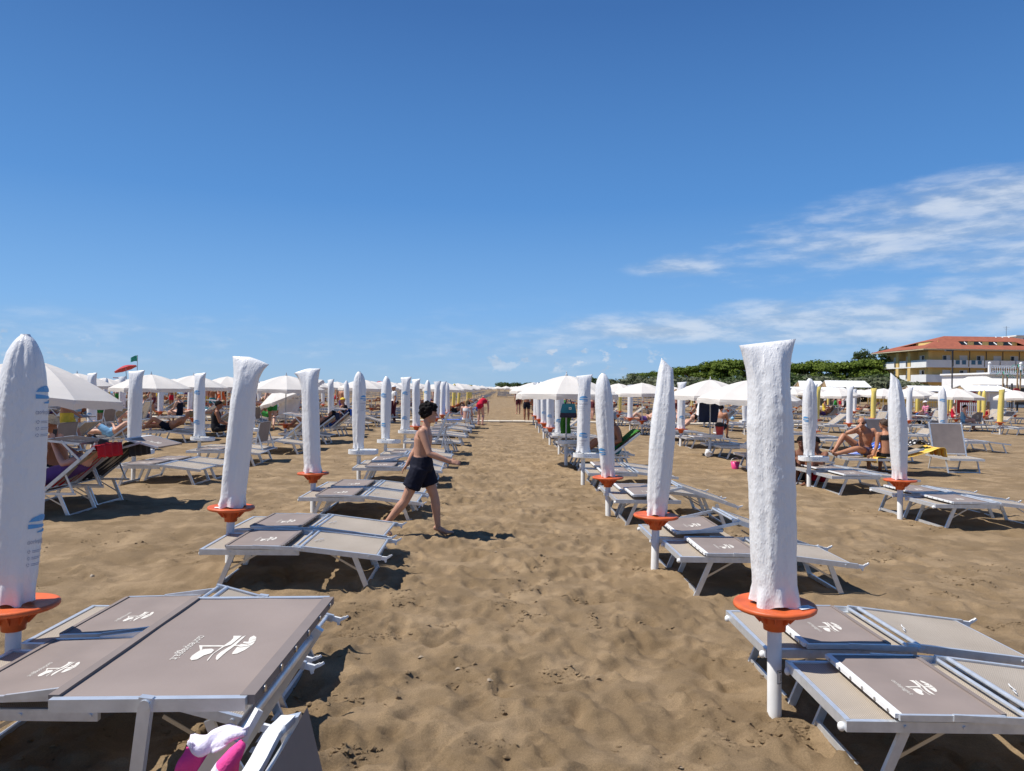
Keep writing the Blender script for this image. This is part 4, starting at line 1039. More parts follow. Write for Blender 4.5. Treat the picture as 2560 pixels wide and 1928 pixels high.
hut(2003, 2060, 112, 952, 968, 'low shelter with long white roof before the pine wood', 'open')
hut(2070, 2171, 106, 951, 967, 'wide shelter with ribbed white roof before the pine wood', 'open')
hut(1978, 2118, 92, 967, 976, 'long low shelter with white roof behind the yellow fence', 'open')
def fence(x0, y0, x1, y1, h, m, label):
    p0, p1 = Vector((x0, y0, 0)), Vector((x1, y1, 0)); d = p1-p0; n = int(d.length/.16); root = empty('picket_fence', (x0, y0, 0)); tag(root, label, 'fence')
    pk = MB(); pk.box((0, 0, h/2), (.07, .03, h)); me = pk.mesh('picket', m)
    for k in range(min(n, 60)): o = link('picket', me, root); q = d*(k/n); o.location = (q.x, q.y, gz(x0+q.x, y0+q.y)); o.rotation_euler = (0, 0, math.atan2(d.y, d.x))
    for z in (.25, h-.2): r = MB(); r.bar((0, .03, z), (d.x, d.y+.03, z), .03, .07); r.build('rail', m, root)
fence(44.2, 88, 49.5, 88, 1.1, 'yellow_paint', 'yellow picket fence in front of the long low shelter')
fence(39.6, 72, 44.4, 72, 1.0, 'yellow_paint', 'yellow picket fence in front of the hut with the sign')
fence(37.9, 60, 40.0, 60, 1.0, 'hut_white', 'white picket fence beside the red slatted cabin')
fence(33.6, 93, 37.4, 93, 1.0, 'yellow_paint', 'yellow picket fence by the white lamp post')
def playground():
    c = P(2536, 1030, 71); root = empty('play_tower', (c.x, 71, 0)); tag(root, 'playground tower with red and yellow panels, slide and green plastic palms', 'playground')
    for sx in (-.7, .7):
        for sy in (-.6, .6): b = MB(); b.box((sx, sy, 1.4), (.12, .12, 2.8)); b.build('post', 'dark_metal', root)
    b = MB(); b.box((0, 0, 1.05), (1.7, 1.5, .12)); b.build('deck', 'timber', root)
    b = MB(); b.box((0, -.72, 1.55), (1.5, .06, .8)); b.build('panel', 'yellow_paint', root)
    b = MB(); b.tube([(-.35, -.8, 2.0), (-.35, -.72, 2.0)], .36, 16); b.build('round_panel', 'red_paint', root)
    b = MB(); b.grid(lambda u, v: (.8+1.9*u, -.3+.6*v, 1.1-.95*u+.12*abs(2*v-1)**2), 8, 6); b.build('slide', 'orange_plastic', root)
    for (dx, dy, h) in ((-1.2, 0, 3.9), (-.5, .4, 3.6), (.1, -.2, 4.6), (.75, .3, 4.1), (1.2, 0, 3.7)):
        p = MB(); p.tube([(dx, dy, 2.2 if abs(dx) < 1 else 0), (dx+.05, dy, h)], .07, 7); t = p.build('palm_pole', 'timber', root)
        for k in range(6):
            a = k*math.pi/3; l = MB(); l.grid(lambda u, v: (dx+.05+math.cos(a)*.65*u-math.sin(a)*.12*(v-.5)*(1-u*.6), dy+math.sin(a)*.65*u+math.cos(a)*.12*(v-.5)*(1-u*.6), h+.12*math.sin(u*2.4)-.32*u*u), 5, 2); l.build('palm_leaf', 'green_plastic', t)
playground()
def lamp_post(px, top_py, Y, m, label, arm):
    t = P(px, top_py, Y); root = empty('lamp_post', (t.x, Y, 0)); tag(root, label, 'lamp post')
    b = MB(); b.tube([(0, 0, 0), (0, 0, t.z)], [.09, .055], 8); b.build('pole', m, root)
    b = MB(); b.box((arm*.35, 0, t.z+.05), (.8, .3, .14)); b.build('lamp_head', m, root)
lamp_post(1966, 908, 95, 'hut_white', 'white lamp post standing before the pine wood', 1)
lamp_post(2381, 878, 76, 'dark_metal', 'dark lamp post standing in front of the yellow hotel', -1)
# ---- lifeguard stand and flag by the sea
def lifeguard():
    Y = 62.0; c = P(318, 960, Y); root = empty('lifeguard_tower', (c.x, Y, -.1)); tag(root, 'lifeguard lookout tower with tilted red parasol near the sea', 'tower')
    for sx in (-.7, .7):
        for sy in (-.6, .6): b = MB(); b.bar((sx*1.2, sy*1.2, 0), (sx, sy, 1.5), .09, .09, up=(1, 0, 0)); b.build('leg', 'hut_white', root)
    b = MB(); b.box((0, 0, 1.55), (1.7, 1.5, .1)); b.build('platform', 'hut_white', root)
    for s in (-.8, .8): b = MB(); b.bar((s, -.7, 2.2), (s, .7, 2.2), .05, .07); b.build('railing', 'red_paint', root)
    b = MB(); b.tube([(0, 0, 1.6), (-.15, 0, 3.1)], .03, 6); p = b.build('parasol_pole', 'grey_pole', root)
    fn = canopy_fn(.95, 0, .32); m = MB(); Rt = Matrix.Rotation(R(-22), 3, 'Y')
    m.grid(lambda u, v: Rt @ fn(u, max(.01, v))+Vector((-.15, 0, 2.95)), 32, 6); m.build('parasol_canopy', 'red_paint', root)
    q = P(350, 960, Y); f = empty('flag_pole', (q.x, Y-.5, -.1)); tag(f, 'thin pole flying a green flag beside the lifeguard tower', 'flag')
    h = P(350, 888, Y-.5).z; b = MB(); b.tube([(0, 0, 0), (0, 0, h+.1)], .03, 6); b.build('pole', 'grey_pole', f)
    b = MB(); b.grid(lambda u, v: (-.55*u, .05*math.sin(u*6), h+.05-.50*v-.12*u*(1-v)+.05*math.sin(u*5)), 8, 4); b.build('flag', 'green_plastic', f)
lifeguard()
for px, Y, lab in ((950, 74, 'small far red parasol above the white umbrellas near the sea'),):
    c = P(px, 953, Y); r = empty('red_parasol', (c.x, Y, 0)); tag(r, lab, 'umbrella')
    b = MB(); b.tube([(0, 0, 0), (0, 0, c.z)], .03, 6); b.build('pole', 'grey_pole', r)
    fn = canopy_fn(.9, 0, .35); m = MB(); m.grid(lambda u, v: fn(u, max(.01, v))+Vector((0, 0, c.z-.35)), 32, 5); m.build('canopy', 'red_paint', r)

# ------------------------------------------------------------------ trees and dune scrub
def leaf_mat(name, c0, c1, transl=.25):
    m = bpy.data.materials.new(name); m.use_nodes = True; N, L = m.node_tree.nodes, m.node_tree.links; b = N['Principled BSDF']; b.inputs['Roughness'].default_value = .7; b.inputs['Specular IOR Level'].default_value = .2
    g = N.new('ShaderNodeNewGeometry'); oi = N.new('ShaderNodeObjectInfo'); r = N.new('ShaderNodeValToRGB'); r.color_ramp.elements[0].color = c0+(1,); r.color_ramp.elements[1].color = c1+(1,)
    ad = N.new('ShaderNodeMath'); ad.operation = 'MULTIPLY_ADD'; ad.inputs[1].default_value = .45; L.new(oi.outputs['Random'], ad.inputs[0])
    mu = N.new('ShaderNodeMath'); mu.operation = 'MULTIPLY'; mu.inputs[1].default_value = .55; L.new(g.outputs['Random Per Island'], mu.inputs[0]); L.new(mu.outputs[0], ad.inputs[2])
    L.new(ad.outputs[0], r.inputs[0]); L.new(r.outputs[0], b.inputs['Base Color'])
    tr = N.new('ShaderNodeBsdfTranslucent'); L.new(r.outputs[0], tr.inputs[0]); mx = N.new('ShaderNodeMixShader'); mx.inputs[0].default_value = transl
    L.new(b.outputs[0], mx.inputs[1]); L.new(tr.outputs[0], mx.inputs[2]); L.new(mx.outputs[0], N['Material Output'].inputs['Surface']); MATS[name] = m
leaf_mat('pine_leaf', (.050, .090, .012), (.165, .215, .030)); leaf_mat('scrub_leaf', (.085, .10, .055), (.20, .215, .13)); leaf_mat('dark_leaf', (.040, .068, .024), (.10, .135, .045)); leaf_mat('palm_leaf', (.05, .07, .015), (.16, .17, .05))
mat('bark', (.13, .085, .055), .9, var=.25, vscale=6, bump=.5, bscale=12)
def leaf_cloud(lobes, n, size, seed, up=.3):
    rg = np.random.RandomState(seed); V = []; Fc = []
    wts = np.array([l[3]*l[4] for l in lobes]); wts = wts/wts.sum()
    for k in range(n):
        cx, cy, cz, rx, rz = lobes[rg.choice(len(lobes), p=wts)]
        v = rg.randn(3); v /= np.linalg.norm(v); rad = .72+.34*rg.rand() if rg.rand() < .8 else rg.rand()
        if v[2] < -.35: v[2] *= .4
        p = np.array([cx+v[0]*rx*rad, cy+v[1]*rx*rad, cz+v[2]*rz*rad])
        nn = v+rg.randn(3)*.6+np.array([0, 0, up]); nn /= np.linalg.norm(nn); a = np.cross(nn, rg.randn(3)); a /= np.linalg.norm(a); bb = np.cross(nn, a); s = size*(.55+.9*rg.rand())
        o = len(V); V += [p-a*s*.5, p+bb*s*.33, p+a*s*.6+nn*s*.12, p-bb*s*.33]; Fc.append((o, o+1, o+2, o+3))
    mb = MB(); mb.v = [tuple(q) for q in V]; mb.f = Fc; mb.m = [0]*n; mb.sm = [False]*n; return mb
def pine_proto(seed, h=9.0, w=5.6):
    rg = random.Random(seed); root = empty('stone_pine'); lobes = []
    for k in range(13):
        a = rg.uniform(0, 6.28); d = w*.78*math.sqrt(rg.random()); lobes.append((math.cos(a)*d, math.sin(a)*d, h-1.7-.20*d*d/w+rg.uniform(-.4, .4), rg.uniform(1.2, 2.1), rg.uniform(.7, 1.2)))
    for k in range(13):
        a = rg.uniform(0, 6.28); d = w*.72; lobes.append((math.cos(a)*d, math.sin(a)*d, h*.42+rg.uniform(-1.9, 1.6), rg.uniform(1.0, 1.6), rg.uniform(.7, 1.1)))
    leaf_cloud(lobes, 5600, .42, seed).build('crown', 'pine_leaf', root)
    t = MB(); t.tube([(0, 0, -.2), (.1, .05, h*.3), (.0, .1, h*.6), (.1, 0, h*.82)], [.30, .24, .2, .1], 9)
    for l in lobes[:8]: t.tube([(.02, .05, h*.5), (l[0]*.5, l[1]*.5, h*.62), (l[0], l[1], l[2])], [.13, .09, .03], 6)
    t.build('trunk', 'bark', root); return root
def bush_proto(seed, m, n=1500, w=2.2, h=2.0, nm='dune_shrub'):
    rg = random.Random(seed); root = empty(nm); lobes = [(rg.uniform(-w, w)*.6, rg.uniform(-w, w)*.5, h*rg.uniform(.3, .7), rg.uniform(.5, 1.0)*w*.5, rg.uniform(.5, .9)*h*.42) for k in range(8)]
    leaf_cloud(lobes, n, .26, seed).build('crown', m, root)
    t = MB()
    for k in range(4): t.tube([(rg.uniform(-.2, .2), rg.uniform(-.2, .2), -.1), (lobes[k][0]*.5, lobes[k][1]*.5, h*.3), (lobes[k][0], lobes[k][1], lobes[k][2])], [.06, .04, .02], 5)
    t.build('trunk', 'bark', root); return root
def tall_proto(seed, h=13):
    rg = random.Random(seed); root = empty('tall_tree'); lobes = [(rg.uniform(-2.2, 2.2), rg.uniform(-2, 2), h*rg.uniform(.45, .95), rg.uniform(.8, 1.5), rg.uniform(.8, 1.4)) for k in range(12)]
    leaf_cloud(lobes, 2600, .40, seed).build('crown', 'dark_leaf', root)
    t = MB(); t.tube([(0, 0, 0), (.1, 0, h*.4), (0, .1, h*.9)], [.28, .2, .06], 8)
    for l in lobes[:7]: t.tube([(.05, 0, h*.4), (l[0], l[1], l[2])], [.1, .03], 5)
    t.build('trunk', 'bark', root); return root
pines = [Stamp(pine_proto(s)) for s in (3, 8, 14, 21)]
PT = [(1610, 934, 235), (1642, 926, 225), (1672, 921, 215), (1705, 918, 205), (1738, 911, 200), (1775, 906, 195), (1815, 903, 190), (1855, 905, 185), (1905, 905, 190), (1958, 910, 182), (1988, 913, 178), (2018, 907, 174), (2052, 899, 172), (2082, 905, 178), (2112, 908, 172), (2145, 904, 168), (2178, 899, 170), (2206, 898, 166), (2235, 902, 174), (1930, 916, 186), (2270, 905, 185)]
for k, (px, py, Y) in enumerate(PT):
    t = P(px, py, Y); o = pines[k % 4].place((t.x, Y, 0), rnd.uniform(0, 6.28), 1.0); s = (t.z+.5)/9.0*rnd.uniform(.93, 1.08); o.scale = (s*rnd.uniform(.9, 1.2), s*rnd.uniform(.9, 1.2), s)
    tag(o, 'stone pine with broad green crown in the wood behind the beach', 'tree', 'stone pines of the wood')
tl = [Stamp(tall_proto(5)), Stamp(tall_proto(9))]
for k, (px, py, Y, lab) in enumerate(((2148, 876, 215, 'tall loose tree rising above the pine wood'), (2176, 882, 220, 'thinner loose tree beside the tall one above the pines'), (2218, 870, 200, 'loose dark tree close to the seaward side of the hotel'))):
    t = P(px, py, Y); o = tl[k % 2].place((t.x, Y, 0), k*1.3); o.scale = [t.z/12.9]*3; tag(o, lab, 'tree')
bsh = [Stamp(bush_proto(2, 'scrub_leaf')), Stamp(bush_proto(6, 'scrub_leaf')), Stamp(bush_proto(11, 'dark_leaf'))]
for k in range(110):
    px = 1590+ (2260-1590)*(k*.618 % 1.0); Y = (152 if px > 1900 else 172)+rnd.uniform(-16, 14); t = P(px, 970, Y); o = bsh[k % 3].place((t.x, Y, 0), rnd.uniform(0, 6.28)); s = rnd.uniform(1.3, 2.7); o.scale = (s*1.2, s*1.2, s)
    lab = 'grey-green dune shrub in front of the pine wood' if k % 3 < 2 else 'dark green dune shrub in front of the pine wood'; tag(o, lab, 'shrub', lab)
def palm_proto(seed):
    rg = random.Random(seed); root = empty('palm_tree'); t = MB(); t.tube([(0, 0, -.2), (.05, 0, 1.6), (.1, 0, 3.2)], [.24, .2, .22], 9); t.build('trunk', 'bark', root)
    for k in range(22):
        a = k*2.399; lf = rg.uniform(1.5, 2.1); el = rg.uniform(-.2, 1.2); m = MB(); ca, sa = math.cos(a), math.sin(a)
        for q in range(9):
            u = q/8; r = lf*u*math.cos(el*(1-u*.6)); z = 3.2+lf*(math.sin(el)*u-.75*u*u)
            for s in (-1, 1):
                l = .42*math.sin(math.pi*min(1, u*.85+.12)); b0 = Vector((.1+ca*r, sa*r, z)); tip = b0+Vector((ca*.22-sa*s*l, sa*.22+ca*s*l, -.18*u-.05)); w = Vector((ca*.05, sa*.05, 0))
                m.add([b0-w, b0+w, tip], [(0, 1, 2)], 0)
        m.tube([(.1+ca*lf*u*math.cos(el*(1-u*.6)), sa*lf*u*math.cos(el*(1-u*.6)), 3.2+lf*(math.sin(el)*u-.75*u*u)) for u in (0, .33, .66, 1)], [.03, .025, .02, .008], 4); m.build('frond', 'palm_leaf', root)
    return root
pp = [Stamp(palm_proto(3)), Stamp(palm_proto(8))]
for k, (px, py, Y) in enumerate(((1392, 948, 210), (1432, 944, 175), (1549, 945, 172), (1578, 941, 168), (1596, 946, 176), (1622, 940, 165), (1640, 944, 160), (1508, 950, 190))):
    t = P(px, py, Y); o = pp[k % 2].place((t.x, Y, 0), k*1.7); o.scale = [max(.8, t.z/4.2)]*3; tag(o, 'low bushy palm at the edge of the pine wood', 'palm', 'palms at the wood edge')
# far end of the beach: a dim line of trees
for k in range(16):
    px = 1262+k*17+rnd.uniform(-6, 6); Y = 640-22*k; t = P(px, 962, Y); o = bsh[2].place((t.x, Y, 0), k); s = rnd.uniform(2.2, 3.6); o.scale = (s*1.4, s*1.4, s); tag(o, 'far dark tree clump at the end of the beach', 'tree', 'far tree clumps')
# ------------------------------------------------------------------ people
def skin_mat(name, col, rough=.5):
    m = mat(name, col, rough, spec=.35, var=.10, vscale=7, bump=.04, bscale=60); return m
skin_mat('skin_light', (.52, .29, .20)); skin_mat('skin_boy', (.46, .245, .162)); skin_mat('skin_tan', (.42, .195, .110)); skin_mat('skin_brown', (.30, .125, .068)); skin_mat('skin_pink', (.60, .33, .25)); skin_mat('skin_shaded', (.20, .085, .05))  # the last tone is darkened to stand in for shade on skin
mat('hair_black', (.010, .008, .008), .85, spec=.15, var=.3, vscale=60, bump=.8, bscale=90); mat('hair_grey', (.36, .35, .34), .7, var=.2, vscale=50, bump=.6, bscale=90); mat('hair_brown', (.06, .032, .018), .6, var=.3, vscale=60, bump=.7, bscale=90); mat('hair_blond', (.30, .19, .08), .6, var=.2, vscale=60, bump=.6, bscale=90)
CLOTH = {'navy': (.008, .009, .020), 'red': (.50, .012, .04), 'purple': (.12, .06, .22), 'black': (.015, .015, .018), 'white': (.72, .72, .72), 'blue': (.03, .12, .35), 'teal': (.04, .22, .30), 'maroon': (.13, .03, .04), 'orange': (.60, .11, .03), 'grey_purple': (.11, .10, .17), 'sky': (.20, .40, .60), 'stripe': (.35, .34, .36), 'yellow': (.70, .50, .06), 'green': (.04, .25, .05), 'pink': (.62, .22, .34)}
for k, c in CLOTH.items(): mat('cloth_'+k, c, .8, spec=.2, var=.12, vscale=10, bump=.25, bscale=22)
mat('glass_dark', (.01, .01, .012), .15, var=0); mat('eye_white', (.7, .68, .65), .3, var=0)
V3 = Vector
def ell(mb, c, ax, r, seg=14, rings=10):
    t = MB(); t.ball((0, 0, 0), 1.0, seg, rings); a, b_, c_ = ax
    mb.add([V3(c)+a*(v[0]*r[0])+b_*(v[1]*r[1])+c_*(v[2]*r[2]) for v in t.v], t.f)
def capsule(mb, pts, rads, seg=12):
    """closed tapered limb with round ends"""
    pts = [V3(p) for p in pts]; d0 = (pts[1]-pts[0]).normalized(); d1 = (pts[-1]-pts[-2]).normalized()
    P_ = [pts[0]-d0*rads[0]*.9, pts[0]-d0*rads[0]*.6]+pts+[pts[-1]+d1*rads[-1]*.6, pts[-1]+d1*rads[-1]*.9]
    R_ = [rads[0]*.35, rads[0]*.78]+list(rads)+[rads[-1]*.78, rads[-1]*.35]; mb.tube(P_, R_, seg)
def hand(mb, w, d, nrm, s, thumb, curl=.35, fine=True):
    """palm + four unequal bent fingers + thumb leaving the side of the palm"""
    d = V3(d).normalized(); nrm = V3(nrm); nrm = (nrm-d*nrm.dot(d)).normalized(); sd = d.cross(nrm)*thumb; w = V3(w)
    mb.tube([w-d*.015*s, w+d*.02*s, w+d*.055*s, w+d*.085*s], [(.016*s, .024*s), (.016*s, .034*s), (.015*s, .040*s), (.011*s, .036*s)], 10, ref=nrm)
    if not fine: mb.tube([w+d*.08*s, w+d*.13*s-nrm*.02*s, w+d*.16*s-nrm*.05*s], [(.011*s, .034*s), (.010*s, .030*s), (.006*s, .02*s)], 8, ref=nrm); return
    for k, ln in enumerate((.072, .080, .074, .058)):
        off = sd*((.030-.020*k)*s); sp = sd*(.10-.075*k); b0 = w+d*.080*s+off; c = curl*(1+.12*k)
        d1 = (d+sp-nrm*c*.5).normalized(); d2 = (d+sp-nrm*c*1.5).normalized(); p1 = b0+d1*ln*.55*s; capsule(mb, [b0, p1, p1+d2*ln*.5*s], [.0098*s, .0088*s, .0075*s], 7)
    b0 = w+d*.022*s+sd*.030*s; d1 = (d*.75+sd*.75-nrm*.25).normalized(); p1 = b0+d1*.042*s; capsule(mb, [b0, p1, p1+(d*.95+sd*.25-nrm*.25).normalized()*.036*s], [.0135*s, .0115*s, .0085*s], 7)
def bake(mb, voxel, smooth=3):
    me = bpy.data.meshes.new('tmp'); me.from_pydata(mb.v, [], mb.f); o = bpy.data.objects.new('tmp', me); COL.objects.link(o)
    r = o.modifiers.new('r', 'REMESH'); r.mode = 'VOXEL'; r.voxel_size = voxel; r.use_smooth_shade = True
    if smooth: s = o.modifiers.new('s', 'SMOOTH'); s.factor = .5; s.iterations = smooth
    dg = bpy.context.evaluated_depsgraph_get(); dg.update(); out = bpy.data.meshes.new_from_object(o.evaluated_get(dg)); bpy.data.objects.remove(o); bpy.data.meshes.remove(me)
    out.polygons.foreach_set('use_smooth', np.ones(len(out.polygons), bool)); return out
def person(J, skin, wear, hair, label, group=None, s=1.0, female=False, belly=0.0, voxel=.010, fine=True, glasses=False, face=True, loc=(0, 0, 0), rz=0.0, cat='person'):
    J = {k: V3(v) for k, v in J.items()}; mb = MB()
    hs = (J['hpL']-J['hpR']).normalized(); ss = (J['shL']-J['shR']).normalized()
    sp = [J['pel'], J['wst'], J['chs'], J['nck']]; up0 = (sp[1]-sp[0]).normalized()
    wz = .93 if female else 1.0
    bd = .014
    secs = [(sp[0]-up0*.085*s, .085, .085, 0), (sp[0]-up0*.03*s, .150 if not female else .158, .108, 0), (sp[0]+up0*.05*s, .150 if not female else .150, .108+belly*.5, .15), (sp[1], .128*wz, .092+belly, .45), (sp[1].lerp(sp[2], .5), .140*wz, .100+belly*.6, .7),
            (sp[2], .160*wz, .108, .9), (sp[2].lerp(sp[3], .45), .152*wz, .095, 1), (sp[2].lerp(sp[3], .80), .100*wz, .066, 1), (sp[3], .055, .055, 1)]
    pts = [q[0] for q in secs]; rr_ = []; ring = []
    for i, (p, a, b_, t) in enumerate(secs):
        d = (pts[min(i+1, len(pts)-1)]-pts[max(i-1, 0)]).normalized(); sd = hs.lerp(ss, t); sd = (sd-d*sd.dot(d)).normalized(); fr = d.cross(sd)*-1
        for k in range(20):
            th = 2*math.pi*k/20; c_, s_ = math.cos(th), math.sin(th)
            ring.append(p+sd*(c_*a*s)+fr*(s_*(b_+bd*(1 if i < 7 else 0))*s+( .35*belly*s if s_ > 0 and .1 < t < .8 else 0)))
    n = len(secs); mb.add(ring, [(i*20+k, i*20+(k+1) % 20, (i+1)*20+(k+1) % 20, (i+1)*20+k) for i in range(n-1) for k in range(20)]); mb.add(ring[:20], [tuple(range(20))[::-1]]); mb.add(ring[-20:], [tuple(range(20))])
    fw = J['look'].normalized(); hu = J['hup']; hu = (hu-fw*hu.dot(fw)).normalized(); hsd = hu.cross(fw); hd = J['hed']; ax = (fw, hsd, hu); hsz = s*(1.08 if s < .9 else 1.0)
    capsule(mb, [J['nck']-(hd-J['nck'])*.15, hd-hu*.07*hsz-fw*.015*hsz], [.058*s, .050*s])
    ell(mb, hd+hu*.02*hsz-fw*.008*hsz, ax, (.098*hsz, .076*hsz, .100*hsz)); ell(mb, hd+fw*.022*hsz-hu*.045*hsz, ax, (.068*hsz, .060*hsz, .070*hsz)); ell(mb, hd+fw*.060*hsz-hu*.090*hsz, ax, (.028*hsz, .034*hsz, .024*hsz), 10, 8)
    capsule(mb, [hd+fw*.088*hsz+hu*.018*hsz, hd+fw*.108*hsz-hu*.020*hsz], [.009*hsz, .013*hsz], 8); ell(mb, hd+fw*.082*hsz-hu*.053*hsz, ax, (.016*hsz, .026*hsz, .013*hsz), 8, 6); ell(mb, hd+fw*.082*hsz+hu*.032*hsz, ax, (.016*hsz, .05*hsz, .012*hsz), 10, 6)
    for q in (-1, 1): ell(mb, hd+hsd*(q*.076*hsz)-fw*.008*hsz-hu*.004*hsz, ax, (.020*hsz, .010*hsz, .031*hsz), 8, 6)
    for q, nm in ((1, 'L'), (-1, 'R')):
        sh, el, wr = J['sh'+nm], J['el'+nm], J['wr'+nm]
        ell(mb, sh, (V3((1, 0, 0)), V3((0, 1, 0)), V3((0, 0, 1))), (.058*s*wz,)*3); capsule(mb, [sh.lerp(J['chs'], .25), sh], [.075*s*wz, .058*s*wz])
        capsule(mb, [sh, sh.lerp(el, .35), sh.lerp(el, .75), el], [.058*s*wz, .055*s*wz, .046*s*wz, .042*s*wz]); capsule(mb, [el, el.lerp(wr, .28), el.lerp(wr, .7), wr], [.042*s*wz, .045*s*wz, .036*s*wz, .029*s*wz])
        hdir = J.get('ha'+nm, wr-el); hn = J.get('hn'+nm, V3((0, q, .2))); hand(mb, wr, hdir, hn, s*(.95 if s > .8 else 1.0), q if J.get('th') is None else J['th'].x*q, .30, fine)
        hp, kn, an, to = J['hp'+nm], J['kn'+nm], J['an'+nm], J['to'+nm]
        capsule(mb, [hp, hp.lerp(kn, .3), hp.lerp(kn, .7), kn], [.094*s, .090*s, .073*s, .060*s]); capsule(mb, [kn, kn.lerp(an, .28), kn.lerp(an, .7), an], [.060*s, .065*s, .048*s, .038*s])
        fd = (to-an); ln = fd.length; fd.normalize(); shd = (an-kn).normalized(); dn = (shd-fd*shd.dot(fd)).normalized(); hl = an+dn*.035*s-fd*.035*s
        mb.tube([hl-fd*.02*s, hl, an+dn*.030*s+fd*.05*s, an+dn*.034*s+fd*ln*.62, to+dn*.005*s-fd*.02*s, to], [(.012*s, .014*s), (.034*s, .028*s), (.040*s, .034*s), (.028*s, .042*s), (.016*s, .042*s), (.006*s, .024*s)], 12, ref=dn)
        if fine and voxel < .009:
            side = fd.cross(dn)
            for k in range(5): b0 = to+side*((k-2)*.016*s)-fd*(.015+.006*abs(k-1))*s+dn*.006*s; capsule(mb, [b0-fd*.02*s, b0+fd*.012*s], [.010*s, .008*s], 7)
    body_me = bake(mb, voxel*max(.75, s)); body_me.materials.append(MATS[skin]); root = link('person', body_me); root.location = loc; root.rotation_euler = (0, 0, rz); tag(root, label, cat, group)
    nv = len(body_me.vertices); co = np.empty(nv*3); body_me.vertices.foreach_get('co', co); co = co.reshape(-1, 3); no = np.empty(nv*3); body_me.vertices.foreach_get('normal', no); no = no.reshape(-1, 3)
    segs = [('t0', J['pel']-up0*.08*s, J['pel'], .13), ('t1', J['pel'], J['wst'], .13), ('t2', J['wst'], J['chs'], .13), ('t3', J['chs'], J['nck'], .12), ('hd', hd-hu*.03, hd+hu*.04, .10)]
    for nm in 'LR': segs += [('th', J['hp'+nm], J['kn'+nm], .075), ('ca', J['kn'+nm], J['an'+nm], .05), ('ft', J['an'+nm], J['to'+nm], .04), ('ua', J['sh'+nm], J['el'+nm], .045), ('fa', J['el'+nm], J['wr'+nm], .035), ('ha', J['wr'+nm], J['wr'+nm]+J.get('ha'+nm, J['wr'+nm]-J['el'+nm]).normalized()*.16*s, .03)]
    best = np.full(nv, 1e9); bn = np.zeros(nv, int); bt = np.zeros(nv)
    for k, (nm, a, b_, rad) in enumerate(segs):
        a = np.array(a); ab = np.array(b_)-a; t = np.clip(((co-a)@ab)/(ab@ab+1e-9), 0, 1); d = np.linalg.norm(co-a-t[:, None]*ab, axis=1)/rad
        m = d < best; best[m] = d[m]; bn[m] = k; bt[m] = t[m]
    names = np.array([q[0] for q in segs]); B = names[bn]
    def patch(mask, off, name, m, jag=None, par=root):
        if callable(off): offv = off
        else: offv = lambda i: off
        mb2 = MB(); idx = {}
        for p in body_me.polygons:
            if all(mask[i] for i in p.vertices):
                f = []
                for i in p.vertices:
                    if i not in idx: idx[i] = len(mb2.v); mb2.v.append(tuple(co[i]+no[i]*offv(i)))
                    f.append(idx[i])
                mb2.f.append(tuple(f)); mb2.m.append(0); mb2.sm.append(True)
        if mb2.f: return mb2.build(name, m, par)
    rel = co-np.array(hd); hf, hup_, hsi = rel@np.array(fw), rel@np.array(hu), rel@np.array(hsd)
    if hair:
        hm, style = hair; isH = (np.linalg.norm(rel, axis=1) < .150*hsz) & (B != 't2'); hf2, hu2 = hf/hsz, hup_/hsz
        ln_ = hu2-np.maximum(-.036+.62*hf2, np.where(hf2 > .048, .030, -1.0))
        if style == 'curly':
            msk = isH & (ln_ > 0) & (hu2 > -.112)
            def offf(i):
                w_ = max(0, min(1, ln_[i]/.05)); return hsz*(.004+w_*(.013+.020*max(0, min(1, hu2[i]/.09))+.022*mnoise.noise(V3(co[i])*36)+.014*mnoise.noise(V3(co[i])*80)))
        elif style == 'bald': msk = isH & (hu2 > -.02) & (hu2 < .05-.2*(hf2+.02)) & (hf2 < .0); offf = lambda i: .006+.005*mnoise.noise(V3(co[i])*60)
        else: msk = isH & (hu2 > .008+.66*hf2) & (hu2 > -.07); offf = lambda i: hsz*(.016+.010*mnoise.noise(V3(co[i])*45))
        if style == 'hat':
            msk = isH & (hu2 > .045+.1*hf2); offf = lambda i: .022
        patch(msk, offf, 'hat' if style == 'hat' else 'hair', hm)
        if style == 'long':
            t = MB(); c = hd-fw*.06*hsz; t.tube([c+hu*.03*hsz, c-hu*.06*hsz-fw*.015, c-hu*.15*hsz-fw*.01], [(.05*hsz, .075*hsz), (.045*hsz, .070*hsz), (.02*hsz, .045*hsz)], 12, ref=fw); t.build('hair', hm, root)
        if style == 'bun':
            t = MB(); t.ball(hd+hu*.075*hsz-fw*.085*hsz, .045*hsz, 10, 8); t.build('hair', hm, root)
        if style == 'hat':
            t = MB(); t.tube([hd+hu*.055*hsz, hd+hu*.064*hsz], [(.155*hsz, .135*hsz)]*2, 18, ref=fw); t.build('hat_brim', hm, root)
